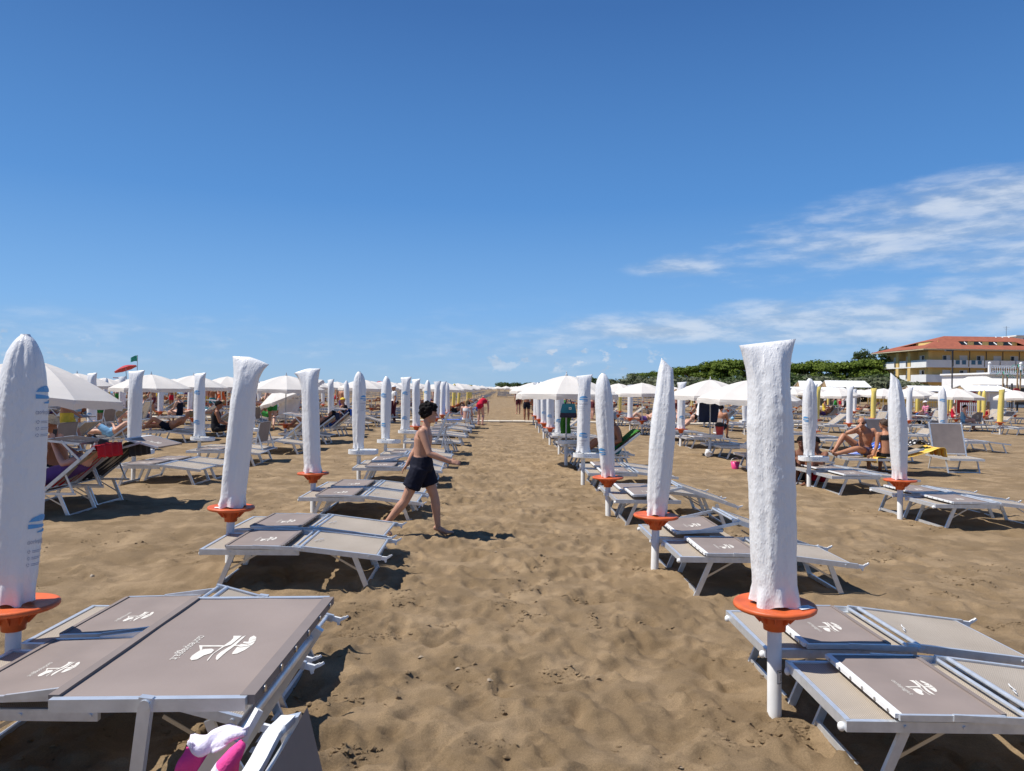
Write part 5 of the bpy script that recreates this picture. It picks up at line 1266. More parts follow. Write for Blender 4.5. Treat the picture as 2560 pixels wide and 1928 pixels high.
    for w in wear:
        nm, m = w[0], 'cloth_'+w[1]; wob = lambda i: .006+.004*mnoise.noise(V3(co[i])*18)
        if nm == 'trunks': patch(np.isin(B, ['t0']) | ((B == 't1') & (bt < .45)) | ((B == 'th') & (bt < w[2])), wob, 'swim_trunks', m)
        elif nm == 'brief': patch((B == 't0') | ((B == 't1') & (bt < .25)) | ((B == 'th') & (bt < .06)), .005, 'bikini_bottom', m)
        elif nm == 'bra': patch((((B == 't2') & (bt > .70)) | ((B == 't3') & (bt < .12))), .006, 'bikini_top', m)
        elif nm == 'suit': patch(np.isin(B, ['t0', 't1', 't2']) | ((B == 't3') & (bt < .45)) | ((B == 'th') & (bt < .08)), .007, 'swimsuit', m)
        elif nm == 'shirt': patch(np.isin(B, ['t1', 't2']) | ((B == 't3') & (bt < .85)) | ((B == 'ua') & (bt < .55)), lambda i: .014+.008*mnoise.noise(V3(co[i])*12), 'shirt', m)
        elif nm == 'vest': patch(np.isin(B, ['t1', 't2']) | ((B == 't3') & (bt < .8)), lambda i: .012+.006*mnoise.noise(V3(co[i])*12), 'vest', m)
        elif nm == 'trousers': patch(np.isin(B, ['t0']) | ((B == 't1') & (bt < .4)) | np.isin(B, ['th', 'ca']), lambda i: .014, 'trousers', m)
        elif nm == 'shorts':                               # loose swim shorts: a separate garment round hips and thighs
            g = MB(); sd = hs; pe, ws = J['pel'], J['wst']; wl = pe.lerp(ws, .92)
            rr2 = [(wl, .155, .132), (pe.lerp(ws, .35), .172, .152), (pe, .180, .158), (pe-up0*.07*s, .160, .145)]; rg_ = []
            for p, a, b_ in rr2:
                d = up0; sd2 = (sd-d*sd.dot(d)).normalized(); fr = d.cross(sd2)
                for k in range(20): th = 2*math.pi*k/20; rg_.append(p+sd2*(math.cos(th)*a*s)+fr*(math.sin(th)*b_*s))
            g.add(rg_, [((i+1)*20+k, (i+1)*20+(k+1) % 20, i*20+(k+1) % 20, i*20+k) for i in range(3) for k in range(20)]); g.add(rg_[:20], [tuple(range(20))]); g.add(rg_[-20:], [tuple(range(20))[::-1]])
            for q in 'LR':
                a, b_ = J['hp'+q], J['kn'+q]; e = a.lerp(b_, w[2]); g.tube([a+up0*.02*s, a.lerp(e, .4), a.lerp(e, .8), e, e+(e-a).normalized()*.004], [.122*s, .126*s, .122*s, .124*s, .112*s], 16)
            gm = bake(g, .011*s, 5); gm.materials.append(MATS[m])
            cc = np.empty(len(gm.vertices)*3); gm.vertices.foreach_get('co', cc); cc = cc.reshape(-1, 3); nn = np.empty(len(gm.vertices)*3); gm.vertices.foreach_get('normal', nn); nn = nn.reshape(-1, 3)
            for i in range(len(cc)): cc[i] += nn[i]*(.010*mnoise.noise(V3((cc[i][0]*9, cc[i][1]*9, cc[i][2]*5)))+.004*mnoise.noise(V3(cc[i])*30))
            gm.vertices.foreach_set('co', cc.ravel()); gm.update(); link('swim_shorts', gm, root)
        elif nm == 'dress':
            g = MB(); d = -up0; g.tube([J['chs']+up0*.08*s, J['wst'], J['pel'], J['pel']+d*.25*s, J['pel']+d*.55*s], [(.10*s, .15*s), (.12*s, .15*s), (.15*s, .18*s), (.2*s, .23*s), (.24*s, .28*s)], 18, ref=hs.cross(up0)); g.build('dress', m, root)
    if face:
        for q in (-1, 1):
            e = MB(); ell(e, hd+fw*.086*hsz+hu*.012*hsz+hsd*(q*.030*hsz), ax, (.006*hsz, .012*hsz, .006*hsz), 8, 6); e.build('eye', 'glass_dark', root)
            e = MB(); ell(e, hd+fw*.092*hsz+hu*.034*hsz+hsd*(q*.032*hsz), ax, (.005*hsz, .018*hsz, .004*hsz), 8, 6); e.build('eyebrow', hair[0] if hair else 'hair_brown', root)
        e = MB(); ell(e, hd+fw*.094*hsz-hu*.055*hsz, ax, (.005*hsz, .020*hsz, .005*hsz), 8, 6); e.build('lips', 'skin_pink', root)
    if glasses:
        g = MB()
        for q in (-1, 1): ell(g, hd+fw*.094*hsz+hu*.012*hsz+hsd*(q*.033*hsz), ax, (.009*hsz, .027*hsz, .019*hsz), 10, 8); g.bar(hd+fw*.09*hsz+hu*.014*hsz+hsd*(q*.058*hsz), hd-fw*.005*hsz+hu*.014*hsz+hsd*(q*.080*hsz), .006, .010)
        g.bar(hd+fw*.10*hsz+hu*.016*hsz-hsd*.01, hd+fw*.10*hsz+hu*.016*hsz+hsd*.01, .006, .008); g.build('sunglasses', 'glass_dark', root)
    return root
def mirrorJ(J, **o): d = dict(J); d.update(o); return d
# ---- the walking boy
BOY = dict(pel=(-.105, 0, .775), wst=(-.103, 0, .90), chs=(-.088, 0, 1.085), nck=(-.058, 0, 1.225), hed=(-.028, 0, 1.372), look=(1, -.03, -.03), hup=(.08, 0, 1),
 shL=(-.060, .142, 1.170), shR=(-.085, -.142, 1.170), elR=(.005, -.195, .935), wrR=(.225, -.165, .848), haR=(1, .10, -.10), hnR=(-.1, -.75, .65),
 elL=(-.195, .185, .945), wrL=(-.285, .16, .775), haL=(-.62, -.2, -.80), hnL=(-.7, .1, .6), hpL=(-.085, .072, .750), hpR=(-.118, -.072, .750),
 knL=(.045, .07, .415), anL=(.088, .06, .085), toL=(.272, .045, .018), knR=(-.275, -.075, .392), anR=(-.478, -.07, .140), toR=(-.415, -.07, -.005))
p = G(1098, 1345); pb = person(BOY, 'skin_boy', [('shorts', 'navy', .58)], ('hair_black', 'curly'), 'boy in navy swim shorts striding barefoot across the aisle', s=.84, voxel=.0075, loc=(p.x-.115, 8.34, gavg(p.x, 8.34)-.005))
# ---- pose library, adult 1.75 m
STAND = dict(pel=(0, 0, .95), wst=(-.01, 0, 1.10), chs=(0, 0, 1.32), nck=(-.01, 0, 1.48), hed=(.015, 0, 1.625), look=(1, 0, -.05), hup=(0, 0, 1), shL=(0, .185, 1.42), shR=(0, -.185, 1.42), elL=(-.03, .25, 1.14), elR=(-.03, -.25, 1.14), wrL=(.06, .25, .90), wrR=(.06, -.25, .90),
 hpL=(0, .09, .90), hpR=(0, -.09, .90), knL=(.02, .10, .49), knR=(.03, -.10, .49), anL=(-.02, .10, .09), anR=(-.02, -.10, .09), toL=(.19, .12, .02), toR=(.19, -.12, .02))
WALK = mirrorJ(STAND, knL=(.20, .09, .52), anL=(.26, .09, .10), toL=(.46, .10, .05), knR=(-.05, -.09, .50), anR=(-.38, -.09, .20), toR=(-.28, -.09, .03), elL=(-.14, .24, 1.16), wrL=(-.12, .25, .92), elR=(.05, -.25, 1.15), wrR=(.26, -.22, 1.0))
SIT = dict(pel=(0, 0, .42), wst=(-.02, 0, .57), chs=(.0, 0, .79), nck=(.03, 0, .94), hed=(.07, 0, 1.085), look=(1, 0, -.12), hup=(.1, 0, 1), shL=(.02, .185, .88), shR=(.02, -.185, .88), elL=(.10, .24, .62), elR=(.10, -.24, .62), wrL=(.32, .17, .55), wrR=(.32, -.17, .55),
 hpL=(.02, .09, .41), hpR=(.02, -.09, .41), knL=(.44, .13, .47), knR=(.44, -.13, .47), anL=(.44, .13, .09), anR=(.44, -.13, .09), toL=(.64, .15, .02), toR=(.64, -.15, .02))
LIE = dict(pel=(.72, 0, .44), wst=(.86, 0, .49), chs=(1.05, 0, .60), nck=(1.19, 0, .70), hed=(1.31, 0, .81), look=(-.62, 0, .78), hup=(.78, 0, .62), shL=(1.10, -.185, .66), shR=(1.10, .185, .66), elL=(.92, -.27, .50), elR=(.92, .27, .50), wrL=(.80, -.14, .60), wrR=(.72, .22, .46),
 hpL=(.68, -.09, .42), hpR=(.68, .09, .42), knL=(.30, -.11, .68), knR=(.27, .11, .45), anL=(.02, -.11, .40), anR=(-.13, .11, .40), toL=(-.12, -.12, .46), toR=(-.17, .12, .57))
LIEF = mirrorJ(LIE, wst=(.87, 0, .42), chs=(1.08, 0, .42), nck=(1.24, 0, .42), hed=(1.38, 0, .44), look=(-.1, 0, 1), hup=(1, 0, .1), pel=(.72, 0, .42), shL=(1.17, -.185, .41), shR=(1.17, .185, .41), elL=(.92, -.28, .38), wrL=(.74, -.2, .38), elR=(.92, .28, .38), wrR=(.74, .2, .38), knL=(.29, -.1, .43))
BEND = mirrorJ(STAND, pel=(-.12, 0, .92), wst=(.0, 0, 1.02), chs=(.22, 0, 1.10), nck=(.36, 0, 1.10), hed=(.50, 0, 1.06), look=(.5, 0, -.85), hup=(.85, 0, .5), shL=(.30, .18, 1.06), shR=(.30, -.18, 1.06), elL=(.34, .20, .78), elR=(.34, -.20, .78), wrL=(.44, .14, .55), wrR=(.44, -.14, .55), hpL=(-.12, .09, .87), hpR=(-.12, -.09, .87), knL=(.0, .10, .48), knR=(.02, -.10, .48), anL=(-.05, .1, .09), anR=(-.05, -.1, .09), toL=(.16, .12, .02), toR=(.16, -.12, .02))
SITG = dict(pel=(0, 0, .10), wst=(-.03, 0, .25), chs=(.0, 0, .47), nck=(.05, 0, .62), hed=(.10, 0, .76), look=(1, 0, -.3), hup=(.3, 0, 1), shL=(.03, .18, .56), shR=(.03, -.18, .56), elL=(.24, .24, .40), elR=(.24, -.24, .40), wrL=(.42, .10, .46), wrR=(.42, -.10, .46), hpL=(.02, .09, .10), hpR=(.02, -.09, .10), knL=(.36, .14, .44), knR=(.36, -.14, .44), anL=(.50, .12, .08), anR=(.50, -.12, .08), toL=(.70, .14, .02), toR=(.70, -.14, .02))
# ---- couple on the loungers landward: he talks with a hand at his chin, she sits with her back to us
CY = 15.75; c0 = P(2160, 1133, CY); kx = CY/1830*.18
def q4(cx, cy, y=0.0): v = P(1980+cx*.18, 1000+cy*.18, CY); return (v.x-c0.x, y, v.z)
MAN = dict(pel=q4(1035, 690, .05), wst=q4(1030, 600, .05), chs=q4(1035, 490, .0), nck=q4(1005, 395, -.03), hed=q4(945, 318, -.07), look=(-.55, -.75, -.22), hup=(-.15, -.1, 1), shL=q4(1125, 425, -.02), shR=q4(905, 425, .0), elL=q4(1185, 555, -.10), wrL=q4(1085, 575, -.26), elR=q4(730, 455, -.12), wrR=q4(850, 385, -.20), haR=(.45, .1, .55), hnR=(-.5, -.5, .3),
 hpL=q4(1030, 715, -.04), hpR=q4(1010, 705, .12), knR=q4(745, 500, .10), anR=q4(610, 680, .02), toR=q4(500, 712, -.06), knL=q4(840, 665, -.20), anL=q4(560, 735, -.22), toL=q4(480, 700, -.30))
person(MAN, 'skin_tan', [('trunks', 'grey_purple', .42)], ('hair_brown', 'bald'), 'tanned man in purple-grey trunks and sunglasses sitting with a raised knee', s=.98, belly=.03, voxel=.009, glasses=True, loc=(c0.x, CY, 0))
WY = 15.30; w0 = P(2214, 1136, WY)
WOM = dict(pel=(0, 0, .42), wst=(.0, -.02, .56), chs=(.01, .0, .76), nck=(.0, .03, .90), hed=(-.02, .05, 1.035), look=(-.55, .8, -.1), hup=(0, 0, 1), shL=(-.155, .02, .83), shR=(.165, .02, .83), elL=(-.20, -.03, .60), wrL=(-.27, -.02, .39), haL=(-.3, .1, -.12), elR=(.22, .1, .6), wrR=(.16, .28, .5), hpL=(-.09, .02, .40), hpR=(.09, .02, .40), knL=(-.13, .42, .44), knR=(.12, .42, .44), anL=(-.13, .45, .08), anR=(.12, .45, .08), toL=(-.13, .64, .02), toR=(.12, .64, .02))
person(WOM, 'skin_tan', [('brief', 'black'), ('bra', 'black')], ('hair_brown', 'bun'), 'woman in black bikini sitting on the yellow towel with her back turned', s=.94, female=True, voxel=.009, loc=(w0.x, WY, 0))
# ---- seaward, under the open parasol: older man sitting, sunbather with phone on a red towel
lx, ly = polepos(-2, 2)
OLD = mirrorJ(SIT, look=(.9, -.3, -.35), elR=(.22, -.26, .66), wrR=(.36, -.10, .60), elL=(.20, .24, .66), wrL=(.40, .10, .6))
o_ = P(152, 1090, 10.75); person(OLD, 'skin_brown', [('trunks', 'navy', .5)], ('hair_grey', 'short'), 'grey-haired man in sunglasses sitting behind the sunbather with the phone', s=1.0, belly=.04, glasses=True, loc=(o_.x-.05, 10.72, gavg(o_.x, 10.7)), rz=R(-150))
SUNB = mirrorJ(LIE, elL=(.98, -.25, .62), wrL=(.78, -.12, .86), haL=(-.1, .1, .9), elR=(1.0, .26, .60), wrR=(.76, .10, .84), haR=(-.1, -.1, .9))
sb_ = person(SUNB, 'skin_pink', [('suit', 'purple')], ('hair_brown', 'short'), 'sunbather in purple swimsuit lying on red towel holding up a phone', s=.92, female=True, loc=(lx+.03, ly-.40, gavg(lx+.8, ly-.4)+.03))
ph = MB(); ph.box((0, 0, 0), (.012, .075, .155)); ph.box((-.0065, 0, 0), (.001, .066, .135), 1); o = ph.build('phone', ['black_print', 'paper']); o.location = (lx+.03+.72, ly-.40, gavg(lx+.8, ly-.4)+.99); o.rotation_euler = (0, .2, 0); tag(o, 'dark phone held up by the sunbather in purple', 'phone')
# ---- man on the green towel behind the landward aisle bags
lx, ly = polepos(0, 4)
GM = mirrorJ(SIT, pel=(.55, 0, .43), wst=(.58, 0, .58), chs=(.56, 0, .80), nck=(.52, 0, .95), hed=(.47, 0, 1.08), look=(-1, -.1, -.2), hup=(-.1, 0, 1), shL=(.55, -.19, .89), shR=(.55, .19, .89), elL=(.62, -.28, .63), wrL=(.42, -.2, .56), elR=(.62, .28, .63), wrR=(.4, .2, .56), hpL=(.55, -.1, .42), hpR=(.55, .1, .42), knL=(.18, -.13, .62), knR=(.15, .13, .60), anL=(-.08, -.13, .38), anR=(-.1, .13, .38), toL=(-.28, -.14, .36), toR=(-.3, .14, .36))
person(GM, 'skin_brown', [('trunks', 'teal', .5)], ('hair_grey', 'short'), 'brown-skinned man in teal trunks sitting on the green towel lounger', s=1.0, belly=.04, loc=(lx+.45, ly-.40, .0))
# ---- two children on the sand beside the tray table, skin darkened for shade
for k, (px, Y, col, rz_) in enumerate(((2003, 13.9, 'navy', -2.0), (2046, 13.7, 'red', -2.6))):
    c = P(px, 1150, Y); person(SITG, 'skin_shaded', [('trunks', col, .5)], ('hair_black', 'short'), 'dark-haired child in %s trunks sitting on the sand by the tray table' % col, s=.82, voxel=.011, loc=(c.x, Y, gavg(c.x, Y)), rz=rz_)
# ---- others, farther along
def pl(px, Y): c = P(px, 1000, Y); return (c.x, Y, gavg(c.x, Y))
lx, ly = polepos(-2, 6)
person(LIE, 'skin_tan', [('trunks', 'navy', .5)], ('hair_black', 'short'), 'man in navy trunks lying with one knee up, second seaward row', s=1.0, voxel=.012, fine=False, face=False, loc=(lx-.02, ly+.43, .02))
lx, ly = polepos(-2, 7)
person(LIE, 'skin_brown', [('trunks', 'blue', .5)], ('hair_black', 'short'), 'man in blue trunks reclining on a blue towel, second seaward row', s=1.0, voxel=.012, fine=False, face=False, loc=(lx+.03, ly-.40, .02))
person(BEND, 'skin_pink', [('suit', 'red')], ('hair_blond', 'short'), 'woman in red swimsuit bending over beside the aisle', s=1.0, female=True, belly=.02, voxel=.012, fine=False, face=False, loc=pl(1203, 33.0), rz=R(65))
person(SIT, 'skin_pink', [('bra', 'white'), ('brief', 'white')], ('hair_blond', 'long'), 'pale woman in white bikini sitting beside the aisle with her back turned', s=.95, female=True, voxel=.012, fine=False, face=False, loc=pl(1166, 30.2), rz=R(80))
STB = person(STAND, 'skin_brown', [('trunks', 'navy', .6)], ('hair_black', 'short'), 'man in navy trunks standing by the landward aisle row', s=1.0, voxel=.012, fine=False, face=False, loc=pl(1317, 37.5), rz=R(90))
person(STAND, 'skin_light', [('shirt', 'maroon'), ('trunks', 'maroon', .7)], ('hair_brown', 'short'), 'man in maroon shirt and shorts standing under the landward parasols', s=1.0, voxel=.013, fine=False, face=False, loc=pl(1296, 48), rz=R(110))
person(WALK, 'skin_pink', [('trunks', 'maroon', .6)], ('hair_blond', 'short'), 'bare-backed man in maroon trunks walking away near the boardwalk', s=1.0, voxel=.012, fine=False, face=False, loc=pl(1689, 39.5), rz=R(75))
person(WALK, 'skin_tan', [('shirt', 'red'), ('dress', 'white')], ('hair_brown', 'long'), 'woman in red top and white skirt walking on the boardwalk', s=.95, female=True, voxel=.012, fine=False, face=False, loc=pl(1752, 37.0), rz=R(160))
person(STAND, 'skin_tan', [('shirt', 'white'), ('trousers', 'maroon')], ('cloth_white', 'hat'), 'man in white shirt and hat standing among the seaward loungers', s=1.0, voxel=.012, fine=False, face=False, loc=pl(985, 35.0), rz=R(200))
person(SIT, 'skin_tan', [('vest', 'black'), ('trunks', 'black', .6)], ('cloth_yellow', 'hat'), 'person in yellow hat and black top sitting among the seaward loungers', s=1.0, voxel=.012, fine=False, face=False, loc=pl(861, 29.0), rz=R(170))
person(SIT, 'skin_brown', [('vest', 'black'), ('trunks', 'black', .6)], ('hair_black', 'short'), 'dark-haired youth in black vest sitting on the third seaward row', s=.95, voxel=.012, fine=False, face=False, loc=pl(541, 20.6), rz=R(20))
person(STAND, 'skin_tan', [('dress', 'orange')], ('hair_brown', 'long'), 'woman in long orange dress standing near the sea', s=.95, female=True, voxel=.013, fine=False, face=False, loc=pl(556, 40), rz=R(10))
person(LIE, 'skin_light', [('trunks', 'sky', .65)], ('hair_grey', 'short'), 'man in light blue shorts lying under the big parasol', s=1.0, voxel=.012, fine=False, face=False, loc=(polepos(-3, 5)[0]+.03, polepos(-3, 5)[1]-.4, .02))
person(WALK, 'skin_light', [('shirt', 'stripe'), ('trousers', 'black')], ('hair_black', 'short'), 'person in grey shirt and black trousers walking by the yellow fence', s=1.0, voxel=.014, fine=False, face=False, loc=pl(2116, 64), rz=R(170))
person(WALK, 'skin_light', [('shirt', 'navy'), ('trousers', 'green')], ('hair_brown', 'long'), 'person in navy top and green trousers walking by the yellow fence', s=.95, voxel=.014, fine=False, face=False, loc=pl(2090, 63), rz=R(150))
person(SIT, 'skin_tan', [('trunks', 'black', .6)], ('hair_black', 'short'), 'bare-backed man sitting behind the red bucket on the tray', s=1.0, voxel=.012, fine=False, face=False, loc=pl(1802, 26), rz=R(60))
# ---- the crowd in the distance: copies of small figures in several colours
protos = []
for nm, Jp, wr, hr in (('stand', STAND, [('trunks', 'blue', .6)], ('hair_black', 'short')), ('walk', WALK, [('trunks', 'red', .5)], ('hair_brown', 'short')), ('sit', SIT, [('suit', 'navy')], ('hair_brown', 'short')), ('lie', LIE, [('trunks', 'teal', .5)], ('hair_black', 'short')), ('lief', LIEF, [('suit', 'purple')], ('hair_blond', 'short'))):
    protos.append((nm, Stamp(person(Jp, 'skin_tan', wr, hr, 'far beach visitor', s=1.0, voxel=.020, fine=False, face=False))))
cols = list(CLOTH.keys()); skins = ['skin_light', 'skin_tan', 'skin_brown', 'skin_pink', 'skin_tan']; ACT = {'stand': 'standing', 'walk': 'walking', 'sit': 'sitting', 'lie': 'lying propped', 'lief': 'lying flat'}
crng = random.Random(77)
def crowd(x, y, kind, rz_, z=0.0):
    st = dict(protos)[kind]; o = st.place((x, y, z), rz_, crng.uniform(.92, 1.03)); sk = crng.choice(skins); cl = crng.choice(cols); set_mat(o, sk)
    for c in o.children: set_mat(c, 'cloth_'+cl if not c.name.startswith('hair') else crng.choice(['hair_black', 'hair_brown', 'hair_grey', 'hair_blond']))
    zone = 'far beyond the boardwalk' if y > 37 else 'among the seaward loungers' if x < -2 else 'among the landward loungers'
    lab = 'distant beach visitor in %s %s %s' % (cl.replace('_', ' '), ACT[kind], zone); tag(o, lab, 'person', 'distant beach visitors: '+lab)
used_spots = set(((-2, 6), (-2, 7), (-2, 2), (-3, 5)))
for (i, j, x, y, sp) in poles:
    if (i, j) in used_spots or i in (0, -1) or j < 4: continue
    for dy in (-.40, .43):
        if crng.random() < (.50 if i <= -3 else .12 if i < 0 else .09):
            k = crng.choice(['lie', 'lief', 'sit', 'lie']); crowd(x+.02+(.6 if k == 'sit' else 0), y+dy, k, crng.gauss(0, .05) if k != 'sit' else crng.uniform(0, 6.28), .02)
    if i <= -3 and crng.random() < .30: crowd(x+crng.uniform(-1.2, 2.4), y+crng.uniform(-1.3, 1.3), crng.choice(['stand', 'walk', 'stand']), crng.uniform(0, 6.28))
for (y, i, j, x) in FARP:
    if j > 9: continue
    pr = .38 if i <= -2 else .16
    for dy in (-.42, .42):
        if crng.random() < pr*.55: crowd(x+.02, y+dy, crng.choice(['lie', 'lief']), crng.gauss(0, .05), .02)
    if crng.random() < pr: crowd(x+crng.uniform(-1.3, 2.6), y+crng.uniform(-1.4, 1.4), crng.choice(['stand', 'walk', 'stand', 'sit']), crng.uniform(0, 6.28))
for k in range(26): crowd(crng.uniform(-46, -26)*1.0, crng.uniform(50, 95), crng.choice(['stand', 'walk']), crng.uniform(0, 6.28))
# ------------------------------------------------------------------ things left on the beach
mat('towel_green', (.035, .16, .018), .95, var=.15, vscale=30, bump=.4, bscale=120); mat('towel_red', (.50, .012, .02), .95, var=.15, vscale=6, bump=.4, bscale=120); mat('towel_blue', (.02, .10, .45), .95, var=.1, bump=.4, bscale=120); mat('towel_navy', (.012, .02, .055), .95, var=.1, bump=.4, bscale=120)
mat('towel_maroon', (.12, .015, .03), .95, var=.1, bump=.4, bscale=120); mat('towel_pale', (.62, .60, .62), .95, var=.08, bump=.4, bscale=120); mat('pink_cloth', (.80, .07, .30), .9, var=.08, vscale=20, bump=.3, bscale=150); mat('lilac_cloth', (.72, .68, .80), .9, var=.05, bump=.3, bscale=150)
mat('bag_teal', (.015, .17, .30), .7, var=.1); mat('bag_navy', (.02, .018, .05), .7, var=.1); mat('pink_plastic', (.72, .06, .22), .4, var=.05); mat('red_plastic', (.55, .05, .03), .4, var=.05); mat('sky_plastic', (.25, .50, .75), .4, var=.1); mat('tyre', (.02, .02, .02), .7, var=0); mat('shell', (.30, .24, .17), .6, var=.2, vscale=40)
def stripe_mat(name, cols, axis, scale, noise_=False):
    m = bpy.data.materials.new(name); m.use_nodes = True; N, L = m.node_tree.nodes, m.node_tree.links; b = N['Principled BSDF']; b.inputs['Roughness'].default_value = .95
    tc = N.new('ShaderNodeTexCoord'); r = N.new('ShaderNodeValToRGB'); r.color_ramp.interpolation = 'CONSTANT'
    if noise_:
        v = N.new('ShaderNodeTexVoronoi'); v.inputs['Scale'].default_value = scale; L.new(tc.outputs['Object'], v.inputs['Vector']); L.new(v.outputs['Distance'], r.inputs[0])
    else:
        w = N.new('ShaderNodeTexWave'); w.bands_direction = axis; w.wave_profile = 'SAW'; w.inputs['Scale'].default_value = scale; L.new(tc.outputs['Object'], w.inputs['Vector']); L.new(w.outputs['Fac'], r.inputs[0])
    e = r.color_ramp.elements
    while len(e) < len(cols): e.new(.5)
    for el, (p, c) in zip(e, cols): el.position = p; el.color = c+(1,)
    L.new(r.outputs[0], b.inputs['Base Color']); MATS[name] = m
stripe_mat('towel_yellow', [(0, (.72, .42, .05)), (.45, (.62, .20, .03)), (.6, (.78, .55, .12)), (.85, (.70, .50, .20))], 'Y', 1.3); stripe_mat('towel_bluewhite', [(0, (.02, .09, .45)), (.55, (.75, .75, .76)), (.8, (.02, .09, .45))], 'Y', 1.6); stripe_mat('towel_leopard', [(0, (.70, .68, .66)), (.34, (.02, .02, .025))], 'X', 16, True)
def towel_path(pts, w, m, name, label, loc, rz=0.0, y0=0.0, wave=.008, cat='towel'):
    """cloth following a side profile pts [(x, z)], w wide, with small folds"""
    n = len(pts); mb = MB(); sd = random.Random(len(label)); ph = sd.uniform(0, 6)
    L_ = [0.0]
    for k in range(1, n): L_.append(L_[-1]+math.hypot(pts[k][0]-pts[k-1][0], pts[k][1]-pts[k-1][1]))
    def at(t):
        s = t*L_[-1]; k = max(i for i in range(n-1) if L_[i] <= s+1e-9); f = (s-L_[k])/(L_[k+1]-L_[k]); return pts[k][0]+(pts[k+1][0]-pts[k][0])*f, pts[k][1]+(pts[k+1][1]-pts[k][1])*f
    def fn(u, v):
        x, z = at(u); f = wave*(math.sin(17*u+5*v+ph)+.6*math.sin(31*v+9*u)); return (x+.012*math.sin(23*v+ph), y0-w/2+w*v+.015*math.sin(9*u+ph), z+.006+f*.5+abs(f)*.4)
    mb.grid(fn, 40, 22); o = mb.build(name, m); o.location = loc; o.rotation_euler = (0, 0, rz)
    s = o.modifiers.new('thickness', 'SOLIDIFY'); s.thickness = .006; s.offset = 1; return tag(o, label, cat)
def recl_path(back, x0, up, over=.12, z=.315):
    a = R(back); d = (math.cos(a), math.sin(a)); h = (.80, z+.01); t = (h[0]+d[0]*up-d[1]*.018, h[1]+d[1]*up+d[0]*.018); p = [(x0, z), (.45, z-.004), (.76, z-.002), (.80-d[1]*.01, z+.02), t]
    if over > 0: p += [(t[0]+d[0]*.03+d[1]*.035, t[1]+d[1]*.03-d[0]*.01), (t[0]+d[0]*.03+d[1]*.06, t[1]-over)]
    return p
lx, ly = polepos(-2, 2); zz = gavg(lx+.75, ly-.4, .5)
towel_path(recl_path(42, .15, .80, .16), .60, 'towel_red', 'beach_towel', 'red beach towel spread over the reclined lounger of the sunbather', (lx+.03, ly-.40, zz), wave=.014)
towel_path(recl_path(40, .50, .80, .20), .60, 'dark_fabric', 'beach_towel', 'black towel hung over the back of the reclined lounger beside the sunbather', (lx-.02, ly+.43, zz))
lx, ly = polepos(0, 4); zz = gavg(lx+.75, ly-.4, .5); towel_path(recl_path(38, .10, .78, .05), .56, 'towel_green', 'beach_towel', 'green beach towel on the reclined lounger behind the landward bags', (lx+.03, ly-.40, zz))
lx, ly = polepos(-2, 7); towel_path(recl_path(42, .2, .80, .2), .58, 'towel_blue', 'beach_towel', 'blue towel under the reclining man in blue trunks', (lx+.03, ly-.40, .02))
lx, ly = polepos(-2, 6); towel_path(recl_path(38, .2, .80, .2), .58, 'towel_navy', 'beach_towel', 'navy towel under the man with one knee up', (lx-.02, ly+.43, .02))
# the couple's loungers and their towels
CPY = 15.60; e0 = P(2098, 1143, CPY)
lounger_at('recl12', dict(back=16, shade=None), (e0.x, CPY-.10, .02), R(-3), 'mid', 'sun lounger under the yellow towel where the couple sits')
towel_path([(.20, .20), (.215, .318), (.50, .316), (.80, .325), (1.15, .43), (1.55, .545), (1.60, .52), (1.62, .36)], .66, 'towel_yellow', 'beach_towel', 'yellow and orange towel hanging over the couple\'s lounger', (e0.x+.38, CPY-.16, .02), R(-3), wave=.016)
lounger_at('recl28', dict(back=30, shade=None), (e0.x+.15, CPY+.72, .02), R(2), 'mid', 'sun lounger behind the couple with a blue striped towel')
towel_path(recl_path(30, .3, .80, .10), .58, 'towel_bluewhite', 'beach_towel', 'blue and white striped towel on the lounger behind the couple', (e0.x+.15, CPY+.72, .02), R(2))
tp = towel_path([(0, .03), (.25, .07), (.5, .10), (.75, .09), (.95, .03)], .42, 'towel_leopard', 'folded_cloth', 'black and white patterned cloth bunched on the yellow towel', (e0.x+.90, CPY-.05, .38), R(-3), wave=.05, cat='cloth'); tp.rotation_euler = (0, R(-13), 0)
lounger_at('upT', dict(back=70, shade=None, back_mat='taupe_bar'), (9.85, 15.35, .02), R(82), 'mid', 'lounger with upright taupe back beyond the patterned cloth')
c = P(2268, 1100, 17.6); lounger_at('upT', dict(), (c.x, c.y, .02), R(104), 'mid', 'lounger with upright taupe back behind the slant-topped bag')
